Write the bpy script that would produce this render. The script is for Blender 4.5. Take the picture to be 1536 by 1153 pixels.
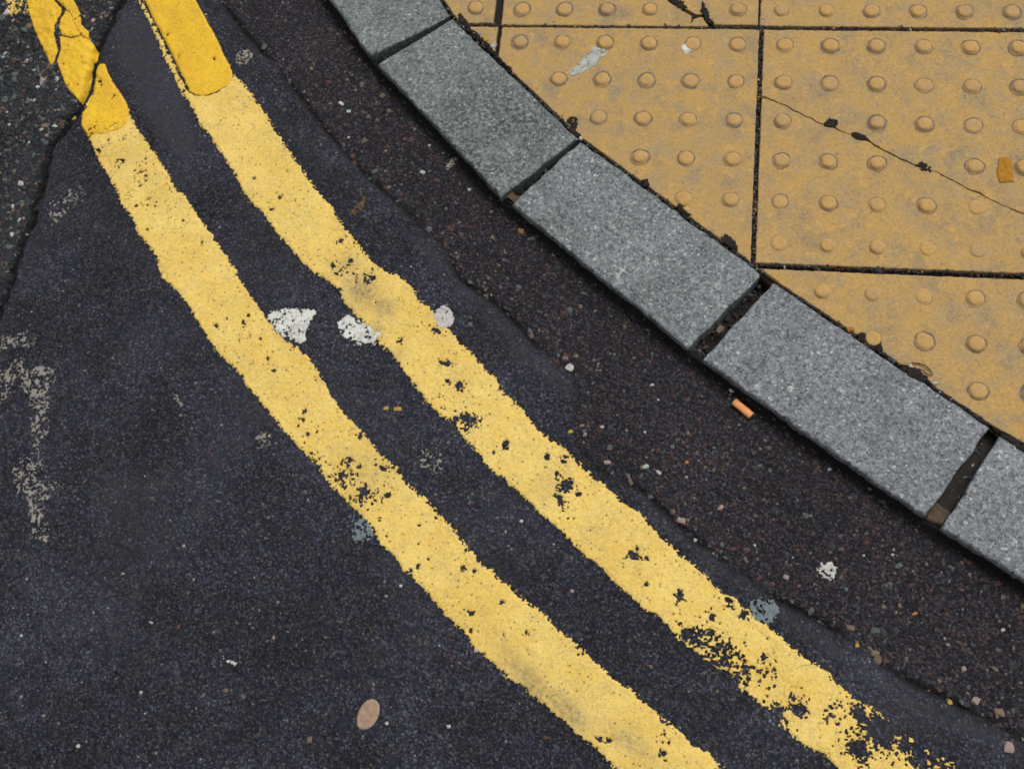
import bpy, bmesh, math, random
import numpy as np
from mathutils import Matrix, Vector

# ------------------------------------------------------------ camera, sky, sun, exposure
for o in list(bpy.data.objects):
    bpy.data.objects.remove(o)
SC = bpy.context.scene
COL = SC.collection
S = 0.001                                   # all coordinates below are millimetres
cam = bpy.data.cameras.new('camera')
camo = bpy.data.objects.new('camera', cam)
COL.objects.link(camo)
cam.sensor_width = 36.0
cam.lens = 36.0 * 1700 / 1536
cam.clip_start = 0.02
cam.clip_end = 300
RIGHT, DOWN, FWD = (0.98704, 0.10452, -0.121766), (0.056663, -0.936925, -0.344908), (-0.150136, 0.333538, -0.930705)
M = Matrix(((RIGHT[0], -DOWN[0], -FWD[0], -286.59 * S), (RIGHT[1], -DOWN[1], -FWD[1], -922.52 * S),
            (RIGHT[2], -DOWN[2], -FWD[2], 1460.24 * S), (0, 0, 0, 1)))
camo.matrix_world = M
SC.camera = camo

SUN_EL, SUN_AZ = math.radians(58), math.radians(38)      # azimuth clockwise from +Y
world = bpy.data.worlds.new('World')
SC.world = world
world.use_nodes = True
wt = world.node_tree
bg = wt.nodes['Background']
sky = wt.nodes.new('ShaderNodeTexSky')
sky.sky_type = 'NISHITA'
sky.sun_disc = False
sky.sun_elevation = SUN_EL
sky.sun_rotation = SUN_AZ
sky.dust_density = 6.0
sky.air_density = 1.0
hs = wt.nodes.new('ShaderNodeHueSaturation')             # overcast: nearly grey sky
hs.inputs['Saturation'].default_value = 0.25
wt.links.new(sky.outputs[0], hs.inputs['Color'])
wt.links.new(hs.outputs[0], bg.inputs['Color'])
bg.inputs['Strength'].default_value = 0.11
sun = bpy.data.lights.new('sun', 'SUN')
suno = bpy.data.objects.new('sun', sun)
COL.objects.link(suno)
sun.energy = 1.1
sun.angle = math.radians(24)
sun.color = (1.0, 0.965, 0.91)
sd_ = Vector((math.sin(SUN_AZ) * math.cos(SUN_EL), math.cos(SUN_AZ) * math.cos(SUN_EL), math.sin(SUN_EL)))
suno.rotation_euler = sd_.to_track_quat('Z', 'Y').to_euler()
suno.location = (0, 0, 5)
SC.view_settings.view_transform = 'Standard'
SC.view_settings.look = 'None'
SC.view_settings.gamma = 1
SC.view_settings.use_curve_mapping = False
SC.view_settings.exposure = 0.0
SC.render.engine = 'CYCLES'
SC.cycles.pixel_filter_type = 'BLACKMAN_HARRIS'
SC.cycles.filter_width = 1.7

# ------------------------------------------------------------ noise on arrays
def hsh(ix, iy, s):
    ix = np.asarray(ix, np.int64).astype(np.uint32)
    iy = np.asarray(iy, np.int64).astype(np.uint32)
    with np.errstate(over='ignore'):
        v = ix * np.uint32(374761393) + iy * np.uint32(668265263) + np.uint32((s * 2246822519) & 0xffffffff)
        v = (v ^ (v >> np.uint32(13))) * np.uint32(1274126177)
        v = (v ^ (v >> np.uint32(16))) * np.uint32(2654435761)
        v = v ^ (v >> np.uint32(15))
    return v.astype(np.float64) / 4294967296.0

def vn(x, y, s):
    ix, iy = np.floor(x), np.floor(y)
    fx, fy = x - ix, y - iy
    fx = fx * fx * (3 - 2 * fx); fy = fy * fy * (3 - 2 * fy)
    a, b = hsh(ix, iy, s), hsh(ix + 1, iy, s)
    c, d = hsh(ix, iy + 1, s), hsh(ix + 1, iy + 1, s)
    return (a + (b - a) * fx) * (1 - fy) + (c + (d - c) * fx) * fy

def fbm(x, y, s, o=3):
    r = 0; a = 0.5; t = 0
    for k in range(o):
        r = r + a * vn(x, y, s + 17 * k); t += a
        x = x * 2.03 + 5.7; y = y * 2.03 - 3.1; a *= 0.5
    return r / t

def wor(x, y, s):
    ix, iy = np.floor(x), np.floor(y)
    best = np.full(np.shape(x), 9.0); cid = np.zeros(np.shape(x))
    for dx in (-1, 0, 1):
        for dy in (-1, 0, 1):
            jx, jy = ix + dx, iy + dy
            d = (jx + hsh(jx, jy, s) - x) ** 2 + (jy + hsh(jx, jy, s + 1) - y) ** 2
            m = d < best
            best = np.where(m, d, best); cid = np.where(m, hsh(jx, jy, s + 2), cid)
    return np.sqrt(best), cid

def dist_line(x, y, P):
    d = np.full(np.shape(x), 1e18)
    P = np.asarray(P, float)
    for (x0, y0), (x1, y1) in zip(P[:-1], P[1:]):
        ex, ey = x1 - x0, y1 - y0
        t = np.clip(((x - x0) * ex + (y - y0) * ey) / (ex * ex + ey * ey + 1e-9), 0, 1)
        d = np.minimum(d, (x - x0 - t * ex) ** 2 + (y - y0 - t * ey) ** 2)
    return np.sqrt(d)

def inside(x, y, P):
    r = np.zeros(np.shape(x), bool)
    P = np.asarray(P, float)
    for (x0, y0), (x1, y1) in zip(P, np.roll(P, -1, 0)):
        if y0 == y1: continue
        c = ((y0 > y) != (y1 > y)) & (x < (x1 - x0) * (y - y0) / (y1 - y0) + x0)
        r ^= c
    return r

def sdist(x, y, P):
    P = np.asarray(P, float)
    d = dist_line(x, y, np.vstack([P, P[:1]]))
    return np.where(inside(x, y, P), d, -d)

# ------------------------------------------------------------ materials
class NT:
    def __init__(s, name):
        s.m = bpy.data.materials.new(name); s.m.use_nodes = True
        s.t = s.m.node_tree; s.b = s.t.nodes['Principled BSDF']
        s.tc = s.t.nodes.new('ShaderNodeTexCoord').outputs['Object']
    def n(s, ty, **kw):
        o = s.t.nodes.new(ty)
        for k, v in kw.items(): setattr(o, k, v)
        return o
    def put(s, sock, v):
        if isinstance(v, bpy.types.NodeSocket): s.t.links.new(v, sock)
        elif isinstance(v, tuple) and len(v) == 3 and sock.type == 'RGBA': sock.default_value = (*v, 1)
        else: sock.default_value = v
    def noise(s, sc, det=3, rough=0.55, vec=None, col=False):
        o = s.n('ShaderNodeTexNoise')
        s.put(o.inputs['Vector'], vec or s.tc)
        o.inputs['Scale'].default_value = sc; o.inputs['Detail'].default_value = det; o.inputs['Roughness'].default_value = rough
        return o.outputs[1 if col else 0]
    def vor(s, sc, feat='F1', vec=None, rnd=1.0):
        o = s.n('ShaderNodeTexVoronoi', feature=feat)
        s.put(o.inputs['Vector'], vec or s.tc)
        o.inputs['Scale'].default_value = sc
        o.inputs['Randomness'].default_value = rnd
        return o.outputs
    def math(s, op, a, b=0.5, c=None):
        o = s.n('ShaderNodeMath', operation=op)
        s.put(o.inputs[0], a); s.put(o.inputs[1], b)
        if c is not None: s.put(o.inputs[2], c)
        return o.outputs[0]
    def rng(s, v, a, b, c=0.0, d=1.0):
        o = s.n('ShaderNodeMapRange'); s.put(o.inputs[0], v)
        for k, q in enumerate((a, b, c, d)): s.put(o.inputs[k + 1], q)
        return o.outputs[0]
    def ramp(s, v, stops, const=False):
        o = s.n('ShaderNodeValToRGB'); s.put(o.inputs[0], v)
        e = o.color_ramp.elements
        if const: o.color_ramp.interpolation = 'CONSTANT'
        while len(e) < len(stops): e.new(0.5)
        for k, (p, c) in enumerate(stops):
            e[k].position = p; e[k].color = (*c, 1)
        return o.outputs[0]
    def mix(s, f, a, b, mode='MIX'):
        o = s.n('ShaderNodeMix', data_type='RGBA', blend_type=mode)
        s.put(o.inputs[0], f); s.put(o.inputs[6], a); s.put(o.inputs[7], b)
        return o.outputs[2]
    def sep(s, c):
        o = s.n('ShaderNodeSeparateColor'); s.put(o.inputs[0], c); return o.outputs
    def warp(s, sc, amt):
        a = s.noise(sc, 2, col=True)
        v = s.n('ShaderNodeVectorMath', operation='MULTIPLY_ADD')
        s.put(v.inputs[0], a); v.inputs[1].default_value = (amt,) * 3; s.put(v.inputs[2], s.tc)
        return v.outputs[0]
    def attr(s, name):
        o = s.n('ShaderNodeAttribute', attribute_name=name); return o.outputs['Fac']
    def objrand(s):
        return s.n('ShaderNodeObjectInfo').outputs['Random']
    def done(s, col, rough=0.8, spec=0.3, bumps=()):
        s.put(s.b.inputs['Base Color'], col); s.put(s.b.inputs['Roughness'], rough)
        s.put(s.b.inputs['Specular IOR Level'], spec)
        prev = None
        for h, dist, st in bumps:
            b = s.n('ShaderNodeBump'); s.put(b.inputs['Height'], h)
            b.inputs['Distance'].default_value = dist; s.put(b.inputs['Strength'], st)
            if prev is not None: s.t.links.new(prev, b.inputs['Normal'])
            prev = b.outputs[0]
        if prev is not None: s.t.links.new(prev, s.b.inputs['Normal'])
        return s.m

def asphalt(name, base, lo, chips, chip_scale, bumpk, dens):
    t = NT(name)
    w = t.warp(120, 0.004)
    big = t.vor(chip_scale, vec=w)
    r = t.sep(big[1])
    chipcol = t.ramp(r[0], chips, True)
    edge = t.rng(big[0], 0.22, 0.5, 1, 0)
    sel = t.math('MULTIPLY', edge, t.math('LESS_THAN', r[1], dens))
    fine = t.vor(430, vec=w)
    f = t.sep(fine[1])
    finec = t.mix(0.95, base, t.mix(1.0, base, t.ramp(f[0], [(0, (.38, .37, .42)), (.5, (.85, .86, .9)), (.78, (1.35, 1.3, 1.25)), (.92, (2.5, 2.25, 2.2)), (1, (4.2, 4.0, 3.9))]), 'MULTIPLY'))
    vc = t.vor(330, vec=w)
    hue = t.ramp(t.sep(vc[1])[0], [(0, (.72, .9, 1.3)), (.22, (1.0, 1.0, 1.0)), (.45, (1.3, .9, .92)), (.62, (.8, 1.15, 1.05)), (.8, (1.1, .92, 1.22)), (.93, (1.7, 1.45, 1.15))], True)
    tint = t.mix(0.6, finec, t.mix(1.0, finec, hue, 'MULTIPLY'))
    c = t.mix(sel, tint, chipcol)
    c = t.mix(t.rng(t.noise(11, 6, .65), 0.36, 0.66, 0, 0.8), c, t.mix(1.0, c, lo, 'MULTIPLY'))
    c = t.mix(t.rng(t.noise(4.5, 7, .7), .47, .66, 0, .75), c, t.mix(1.0, c, (1.4, 1.42, 1.44), 'MULTIPLY'))
    c = t.mix(t.math('MULTIPLY', t.attr('dust'), t.rng(t.noise(160, 3), .3, .65, .55, 1)), c, (.043, .046, .056))
    c = t.mix(t.attr('soil_shade'), c, (.011, .010, .010))  # soil in crack and groove, painted shade along the kerb foot
    sm = t.math('SUBTRACT', 1.0, t.attr('dust'))
    return t.done(c, t.rng(r[2], 0, 1, .6, .9), 0.15,
                  [(t.rng(big[0], 0, .6, 1, 0), bumpk, t.math('MULTIPLY', sm, 0.75)), (t.math('ADD', fine[0], t.noise(700, 2)), bumpk * 0.9, t.rng(sm, 0, 1, .35, .8))])

M_ROAD = asphalt('road asphalt', (.0165, .0175, .0216), (1.8, 1.84, 1.92),
                 [(0, (.018, .018, .023)), (.35, (.034, .033, .04)), (.62, (.05, .04, .043)), (.8, (.036, .045, .053)), (.93, (.075, .07, .07)), (.985, (.16, .15, .14))], 210, 0.0012, .55)
M_GUT = asphalt('gutter asphalt', (.0188, .0182, .0212), (1.4, 1.25, 1.25),
                [(0, (.017, .015, .017)), (.3, (.036, .029, .031)), (.58, (.049, .034, .037)), (.76, (.036, .041, .044)), (.88, (.075, .064, .058)), (.972, (.15, .14, .125))], 185, 0.0017, .6)
M_OLD = asphalt('old asphalt', (.021, .023, .025), (1.4, 1.45, 1.4),
                [(0, (.018, .019, .021)), (.35, (.032, .036, .038)), (.62, (.04, .05, .046)), (.82, (.062, .048, .046)), (.92, (.095, .1, .096)), (.98, (.22, .21, .2))], 120, 0.0035, .75)

def paint_mat(name, a, b, grime, craze, pins):
    t = NT(name)
    w = t.warp(60, 0.006)
    c = t.mix(t.rng(t.noise(26, 5, .65), .34, .66), a, b)
    c = t.mix(t.rng(t.noise(75, 5, .75), .48, .72, 0, .75), c, grime)
    c = t.mix(t.rng(t.noise(9, 4, .6), .5, .72, 0, .45), c, t.mix(1.0, c, (.86, .80, .66), 'MULTIPLY'))
    c = t.mix(t.rng(t.noise(300, 4, .7), .48, .72, 0, .75), c, t.mix(1.0, c, (.68, .60, .42), 'MULTIPLY'))
    c = t.mix(t.rng(t.noise(170, 3, .6), .55, .75, 0, .5), c, t.mix(1.0, c, (.74, .70, .62), 'MULTIPLY'))
    c = t.mix(t.rng(t.noise(380, 2, .5, vec=w), .5, .75, 0, .35), c, (min(a[0] * 1.15, .9), min(a[1] * 1.2, .85), a[2] * 1.6))
    e = t.vor(32, 'DISTANCE_TO_EDGE', vec=t.warp(40, .02))[0]
    line = t.math('MULTIPLY', t.rng(e, .006, .022, 1, 0), t.rng(t.noise(14, 2), .5, .62, 0, craze))
    c = t.mix(line, c, (.13, .09, .04))
    v = t.vor(260, vec=w)
    pin = t.math('MULTIPLY', t.math('LESS_THAN', t.sep(v[1])[0], pins), t.rng(v[0], .2, .5, 1, 0))
    c = t.mix(t.math('MULTIPLY', pin, .8), c, (.06, .05, .04))
    c = t.mix(t.math('MULTIPLY', t.attr('grime'), t.rng(t.noise(130, 4, .7), .32, .62, .25, 1)), c, (.19, .15, .105))
    thn = t.math('MULTIPLY', t.attr('thin'), t.rng(t.noise(520, 4, .75), .50, .64))
    c = t.mix(t.math('MULTIPLY', thn, .8), c, (.075, .062, .04))
    return t.done(c, .62, .3, [(t.noise(330, 3), .0011, .45), (t.math('SUBTRACT', t.noise(1100, 2), line), .0006, .5)])

M_PALE = paint_mat('worn yellow paint', (.84, .62, .175), (.80, .54, .105), (.60, .45, .17), .3, .085)
M_FRESH = paint_mat('fresh yellow paint', (.84, .53, .022), (.74, .43, .03), (.70, .42, .03), .0, .008)
M_WHITE = paint_mat('white paint', (.70, .70, .64), (.62, .64, .60), (.40, .40, .36), .2, .07)
M_SCUFF = paint_mat('old white paint', (.30, .28, .24), (.24, .225, .20), (.14, .13, .12), 0, .1)

def slab_mat(name, amt):
    t = NT(name)
    o = t.n('ShaderNodeTexCoord').outputs['Object']
    geo = t.n('ShaderNodeNewGeometry').outputs['Position']
    rv = t.n('ShaderNodeCombineXYZ'); t.put(rv.inputs[0], t.math('MULTIPLY', t.objrand(), 7.0))
    vec = t.n('ShaderNodeVectorMath', operation='ADD'); t.put(vec.inputs[0], geo); t.put(vec.inputs[1], rv.outputs[0])
    P = geo
    c = t.mix(t.rng(t.noise(9, 5, .62, P), .36, .64), (.475, .295, .088), (.415, .27, .10))
    c = t.mix(t.rng(t.noise(33, 4, .65, P), .46, .70, 0, .8 * amt), c, (.345, .268, .155))
    c = t.mix(t.rng(t.noise(20, 5, .75, P), .50, .71, 0, .9 * amt), c, (.225, .19, .135))
    c = t.mix(t.rng(t.noise(48, 4, .65, P), .54, .72, 0, .8), c, (.58, .35, .10))
    c = t.mix(t.rng(t.noise(230, 4, .7, P), .46, .70, 0, .75), c, t.mix(1.0, c, (.66, .62, .62), 'MULTIPLY'))
    c = t.mix(t.rng(t.noise(400, 3, .6, P), .52, .72, 0, .55), c, (.62, .45, .22))
    c = t.mix(t.rng(t.noise(130, 2, .5, P), .64, .72, 0, .5 * amt), c, (.20, .15, .12))
    return t.done(c, .78, .25, [(t.noise(120, 4, .6, P), .0016, .5), (t.noise(600, 2, .6, P), .0007, .5)])
M_SLAB = slab_mat('buff paving', 1.0)
def blister_mat():
    t = NT('buff blister')
    P = t.n('ShaderNodeNewGeometry').outputs['Position']
    c = t.mix(t.rng(t.noise(70, 3, .6, P), .35, .65), (.53, .325, .105), (.47, .29, .11))
    c = t.mix(t.rng(t.objrand(), .55, 1, 0, .45), c, (.36, .26, .15))
    c = t.mix(t.rng(t.noise(300, 3, .6, P), .45, .7, 0, .5), c, t.mix(1.0, c, (.6, .58, .58), 'MULTIPLY'))
    return t.done(c, .75, .25, [(t.noise(500, 3, .6, P), .0008, .5)])
M_BLIS = blister_mat()
def grime_mat():
    t = NT('blister grime')
    P = t.n('ShaderNodeNewGeometry').outputs['Position']
    c = t.mix(t.rng(t.noise(110, 4, .7, P), .38, .6), (.22, .165, .11), (.12, .10, .095))
    c = t.mix(t.rng(t.noise(75, 3, .6, P), .45, .65, 0, .6), c, (.42, .275, .105))
    return t.done(c, .85, .2, [(t.noise(500, 3, .6, P), .0008, .5)])
M_GRIME = grime_mat()

PIT = [(-591.1,1.5)][0]
def granite(name, warmth, pits):
    t = NT(name)
    P = t.n('ShaderNodeNewGeometry').outputs['Position']
    v = t.vor(300, vec=P); r = t.sep(v[1])
    c = t.ramp(r[0], [(0, (.05, .055, .058)), (.16, (.125, .135, .137)), (.36, (.195, .208, .205)), (.6, (.245, .258, .25)), (.8, (.30, .305, .295)), (.92, (.46, .46, .44)), (.98, (.66, .66, .62))], True)
    v2 = t.vor(620, vec=P); r2 = t.sep(v2[1])
    c = t.mix(.5, c, t.ramp(r2[0], [(0, (.07, .072, .078)), (.2, (.16, .165, .165)), (.55, (.24, .25, .245)), (.88, (.40, .40, .39))], True))
    c = t.mix(1.0, c, t.mix(t.rng(t.noise(7, 4, .6, P), .38, .65), warmth, tuple(q * .86 for q in warmth)), 'MULTIPLY')
    pn = t.noise(150, 3, .6, P)
    pz = t.rng(t.noise(9, 3, .5, P), .40, .54, 0, pits)
    if pits == 1.0:
        dv = t.n('ShaderNodeVectorMath', operation='DISTANCE'); t.put(dv.inputs[0], P); dv.inputs[1].default_value = (PIT[0] * S, PIT[1] * S, 0)
        pz = t.math('MULTIPLY', t.rng(dv.outputs['Value'], .05, .135, 1.0, .12), t.rng(t.noise(14, 3, .6, P), .3, .55))
    pit = t.math('MULTIPLY', t.rng(pn, .50, .58), pz)
    c = t.mix(t.math('MULTIPLY', pit, .85), c, (.045, .049, .048))
    c = t.mix(t.rng(t.noise(16, 7, .78, P), .44, .66, 0, .75), c, t.mix(1.0, c, (.64, .66, .65), 'MULTIPLY'))
    c = t.mix(t.rng(t.noise(48, 6, .78, P), .58, .72, 0, .6), c, (.38, .40, .40))
    c = t.mix(1.0, c, t.ramp(t.objrand(), [(0, (.86, .87, .87)), (.5, (1, 1, 1)), (1, (1.1, 1.1, 1.08))]), 'MULTIPLY')
    return t.done(c, .72, .3, [(t.math('SUBTRACT', t.noise(170, 4, .6, P), pit), .0016, .6), (v2[0], .0007, .5)])
M_GRA_G = granite('greenish granite', (.95, 1.04, 1.04), 1.0)
M_GRA_N = granite('grey granite', (.98, 1.05, 1.10), .4)
M_GRA_P = granite('cool granite', (1.05, 1.08, 1.17), .15)

def plain(name, a, b, sc=120, rough=.8, bump=.001, spec=.25):
    t = NT(name)
    P = t.n('ShaderNodeNewGeometry').outputs['Position']
    c = t.mix(t.rng(t.noise(sc, 4, .65, P), .35, .65), a, b)
    return t.done(c, rough, spec, [(t.noise(sc * 3, 3, .6, P), bump, .6)])
M_SOIL = plain('joint dirt', (.014, .012, .011), (.028, .023, .019), 160, .95, .003)
M_MORT = plain('brown mortar', (.11, .075, .046), (.055, .042, .031), 120, .9, .002)
M_MORTD = plain('dark mortar', (.032, .027, .023), (.018, .016, .015), 120, .9, .002)
M_GUMW = plain('pale gum', (.60, .58, .54), (.40, .39, .37), 300, .8, .0015)
M_GUMG = plain('grey gum', (.20, .24, .255), (.12, .15, .165), 260, .8, .0015)
M_GUMB = plain('beige gum', (.40, .275, .19), (.27, .185, .13), 110, .7, .001)
M_DROP = plain('dried dropping', (.46, .47, .42), (.30, .34, .34), 130, .8, .001)
M_ORANGE = plain('cork paper', (.90, .40, .16), (.84, .33, .11), 400, .6, .0004)
M_ASH = plain('burnt tobacco', (.05, .04, .035), (.14, .11, .08), 500, .9, .001)
M_FIBRE = plain('filter fibre', (.66, .52, .33), (.55, .42, .26), 500, .9, .0005)
M_TAPE = plain('ochre tape', (.42, .19, .005), (.30, .125, .004), 140, .7, .0005)
M_OCHRE = plain('ochre leaf scrap', (.17, .095, .03), (.09, .055, .025), 180, .7, .0008)
M_TWIG = plain('twig', (.075, .05, .04), (.04, .028, .024), 300, .8, .001)
CHIPM = [plain('dark chip', (.03, .03, .034), (.045, .044, .05), 200), plain('red chip', (.10, .048, .038), (.07, .04, .035), 200),
         plain('tan chip', (.20, .15, .10), (.13, .10, .075), 200), plain('green grey chip', (.10, .125, .11), (.07, .085, .08), 200),
         plain('white chip', (.56, .54, .49), (.30, .29, .27), 200), plain('pink chip', (.36, .27, .235), (.28, .21, .19), 200),
         plain('yellow chip', (.46, .30, .05), (.36, .23, .04), 200), plain('orange chip', (.42, .18, .06), (.32, .13, .045), 200),
         plain('pale green chip', (.42, .50, .44), (.33, .40, .36), 200)]
DARK, RED, TAN, GREEN, WHITE, PINK, YEL, ORA, PGRN = range(9)

# ------------------------------------------------------------ object helpers
def link(name, me, mats=(), parent=None):
    o = bpy.data.objects.new(name, me); COL.objects.link(o)
    for m in (mats if isinstance(mats, (list, tuple)) else [mats]): me.materials.append(m)
    if parent: o.parent = parent
    return o

def tag(o, label=None, cat=None, group=None, kind=None):
    if label: o['label'] = label
    if cat: o['category'] = cat
    if group: o['group'] = group
    if kind: o['kind'] = kind
    return o

def empty(name, loc=(0, 0, 0)):
    o = bpy.data.objects.new(name, None); COL.objects.link(o)
    o.location = [c * S for c in loc]; o.empty_display_size = 0.02
    return o

def quad_mesh(name, V, Q, smooth=None, attrs=None, mi=None):
    me = bpy.data.meshes.new(name)
    V = np.ascontiguousarray(V, np.float32); Q = np.ascontiguousarray(Q, np.int32)
    k = Q.shape[1]
    me.vertices.add(len(V)); me.vertices.foreach_set('co', (V * S).ravel())
    me.loops.add(Q.size); me.loops.foreach_set('vertex_index', Q.ravel())
    me.polygons.add(len(Q))
    me.polygons.foreach_set('loop_start', np.arange(0, Q.size, k, dtype=np.int32))
    if smooth is not None: me.polygons.foreach_set('use_smooth', np.ascontiguousarray(smooth, bool))
    if mi is not None: me.polygons.foreach_set('material_index', np.ascontiguousarray(mi, np.int32))
    me.update(calc_edges=True)
    for n_, a in (attrs or {}).items():
        at = me.attributes.new(n_, 'FLOAT', 'POINT'); at.data.foreach_set('value', np.ascontiguousarray(a, np.float32))
    return me

# ------------------------------------------------------------ the road surfaces
ZR = -25.0
CRACK = [(-1247.5,387.8),(-1259.9,324.0),(-1268.5,261.5),(-1277.3,224.5),(-1280.7,196.1),(-1287.3,166.6),(-1289.3,142.7),(-1288.0,123.0),(-1287.1,90.4),(-1290.1,59.4),(-1295.5,38.8),(-1302.4,19.6),(-1308.6,-2.0),(-1319.8,-17.3),(-1324.7,-29.9),(-1325.4,-58.5),(-1322.2,-84.1),(-1322.0,-115.6),(-1320.0,-149.1),(-1322.3,-178.8),(-1328.1,-203.7),(-1328.1,-224.7),(-1328.1,-274.0),(-1332.3,-311.5),(-1341.1,-367.5),(-1359.3,-449.7),(-1391.1,-561.5)]
GROOVE = [(-1155.4,345.2),(-1090.9,262.7),(-1042.0,204.3),(-970.6,135.0),(-918.5,75.2),(-869.2,18.5),(-831.5,-20.3),(-789.8,-61.6),(-725.2,-114.9),(-648.6,-181.5),(-623.7,-228.4),(-557.2,-272.2),(-498.0,-329.4),(-451.0,-365.2),(-433.5,-393.1),(-433.9,-432.4),(-433.2,-461.4),(-421.8,-487.4),(-399.4,-505.7),(-365.3,-514.5),(-330.0,-534.2),(-297.3,-562.0),(-265.3,-589.2),(-213.1,-623.0),(-158.7,-659.1),(-99.4,-684.4),(-70.7,-701.1),(-29.5,-730.1),(14.0,-751.1),(59.8,-769.0),(104.7,-788.9),(139.1,-806.3),(185.9,-830.4),(257.3,-863.8)]
CRACK = [(CRACK[0][0] + 900, CRACK[0][1] + 2600)] + CRACK + [(CRACK[-1][0] - 1500, CRACK[-1][1] - 3200)]
GATT = [(-408.0,-454.9)][0]
GROOVE = [(GROOVE[0][0] - 1500, GROOVE[0][1] + 4200)] + GROOVE + [(GROOVE[-1][0] + 5200, GROOVE[-1][1] - 2900)]
OLDP = CRACK + [(-40000, CRACK[-1][1]), (-40000, 40000), (CRACK[0][0], 40000)]
BAND = [(-680.1,-158.3),(-622.1,-216.4),(-561.7,-267.1),(-502.2,-326.5),(-451.0,-365.2),(-416.4,-397.0),(-447.1,-408.8),(-476.9,-390.8),(-528.1,-353.5),(-583.1,-294.6),(-650.0,-234.0),(-721.7,-154.4)]
BAND2 = [(-346.2,-530.8),(-263.5,-590.9),(-210.4,-625.4),(-154.4,-663.8),(-91.9,-694.6),(-27.2,-732.4),(28.0,-760.9),(81.9,-783.3),(139.0,-808.6),(137.8,-835.4),(65.7,-812.1),(-11.6,-780.6),(-91.6,-727.7),(-166.4,-684.4),(-244.3,-630.8),(-321.5,-570.2)]
TOPB = [(-1269.3,234.1),(-1239.5,261.7),(-1185.6,207.9),(-1142.6,129.4),(-1102.6,66.1),(-1068.9,-13.9),(-1073.6,-71.0),(-1122.2,-27.7),(-1175.6,32.9),(-1220.5,102.1),(-1260.6,147.1)]

def road_z(x, y):
    x = np.asarray(x, float); y = np.asarray(y, float)
    z = ZR + 2.2 * (fbm(x / 110, y / 110, 3) - .5) + 1.0 * (fbm(x / 28, y / 28, 5, 2) - .5)
    old = inside(x, y, OLDP)
    dc = dist_line(x + 9 * (fbm(x / 13, y / 13, 63, 2) - .5), y + 9 * (fbm(x / 13, y / 13, 64, 2) - .5), CRACK)
    f, c = wor(x / 9, y / 9, 41)
    oz = 5.5 * (fbm(x / 34, y / 34, 8, 3) - .5) + 2.6 * (c - .45) * np.clip(1.1 - f * 1.3, 0, 1) - 1.0
    z = z + np.where(old, oz, 0)
    wv = 3.0 + 3.5 * fbm(x / 22, y / 22, 61, 2)
    z = z - 13 * np.exp(-(dc / (wv + .8)) ** 2) * (.65 + .6 * fbm(x / 14, y / 14, 62, 2))
    dg = dist_line(x, y, GROOVE)
    z = z - 4.5 * np.exp(-((dg + 2.5 * (fbm(x / 12, y / 12, 71, 2) - .5)) / 4.5) ** 2) * np.clip(2.4 * fbm(x / 45, y / 45, 72, 2) - .45, 0, 1) * (1 - np.exp(-((x - GATT[0]) ** 2 + (y - GATT[1]) ** 2) / 62 ** 2))
    z = z + (8 + 11 * fbm(x / 25, y / 25, 78, 2)) * np.exp(-(dist_line(x, y, FRONT) / (4.5 + 4 * vn(x / 30, y / 30, 79))) ** 2)  # bank raised against the kerb face, shaped to carry its painted shade
    return z

def strip(a, b, fine, far):
    v = list(np.arange(a, b + fine, fine)); st = fine; q = v[-1]
    hi = []
    while q < far: st *= 1.28; q += st; hi.append(q)
    st = fine; q = v[0]; lo = []
    while q > -far: st *= 1.28; q -= st; lo.append(q)
    return np.array(lo[::-1] + v + hi)

# kerb plan (front line used to end the tarmac underneath the stones)
STONES = [[(-888.7,244.1),(-806.2,137.3),(-685.7,214.7),(-707.5,249.2)], [(-791.4,121.3),(-570.1,-106.8),(-465.1,-4.3),(-681.7,208.3)],
          [(-550.9,-117.8),(-284.9,-332.1),(-189.4,-215.4),(-459.8,-8.2)], [(-263.9,-347.7),(23.9,-545.9),(106.3,-421.1),(-173.1,-228.4)],
          [(44.3,-558.1),(140.2,-617.8),(150.9,-448.3),(119.0,-431.6)]]
def dirv(deg): return np.array((math.cos(math.radians(deg)), math.sin(math.radians(deg))))
s0 = [np.array(p) for p in STONES[0]]
STONES[0] = [s0[1] + 306 * dirv(127.7), s0[1], s0[2], s0[2] + 282 * dirv(125.5)]
s4 = [np.array(p) for p in STONES[4]]
STONES[4] = [s4[0], s4[0] + 330 * dirv(-31.2), s4[3] + 335 * dirv(-28.5), s4[3]]
ups = []
a, b, ang = STONES[0][0], STONES[0][3], 122.0
for k in range(7):
    d = dirv(ang); n = np.array((-d[1], d[0]))
    f1 = a + d * 14; b1 = b + d * 5
    f0 = f1 + d * 320; b0 = b1 + d * 300
    ups.append([f0, f1, b1, b0]); a, b = f0, b0; ang -= 5
dns = []
a, b, ang = STONES[4][1], STONES[4][2], -29.0
for k in range(9):
    d = dirv(ang)
    f0 = a + d * 13; b0 = b + d * 8
    dns.append([f0, f0 + d * 330, b0 + d * 330, b0]); a, b = dns[-1][1], dns[-1][2]; ang += 1.5
ALL = ups[::-1] + [[np.array(p) for p in s] for s in STONES] + dns
FRONT = []; BACK = []
for s in ALL:
    FRONT += [tuple(s[0]), tuple(s[1])]; BACK += [tuple(s[3]), tuple(s[2])]
PAVE = [(FRONT[0][0], 40000)] + FRONT + [(FRONT[-1][0] + 30000, FRONT[-1][1] - 6000), (40000, 40000)]

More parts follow.
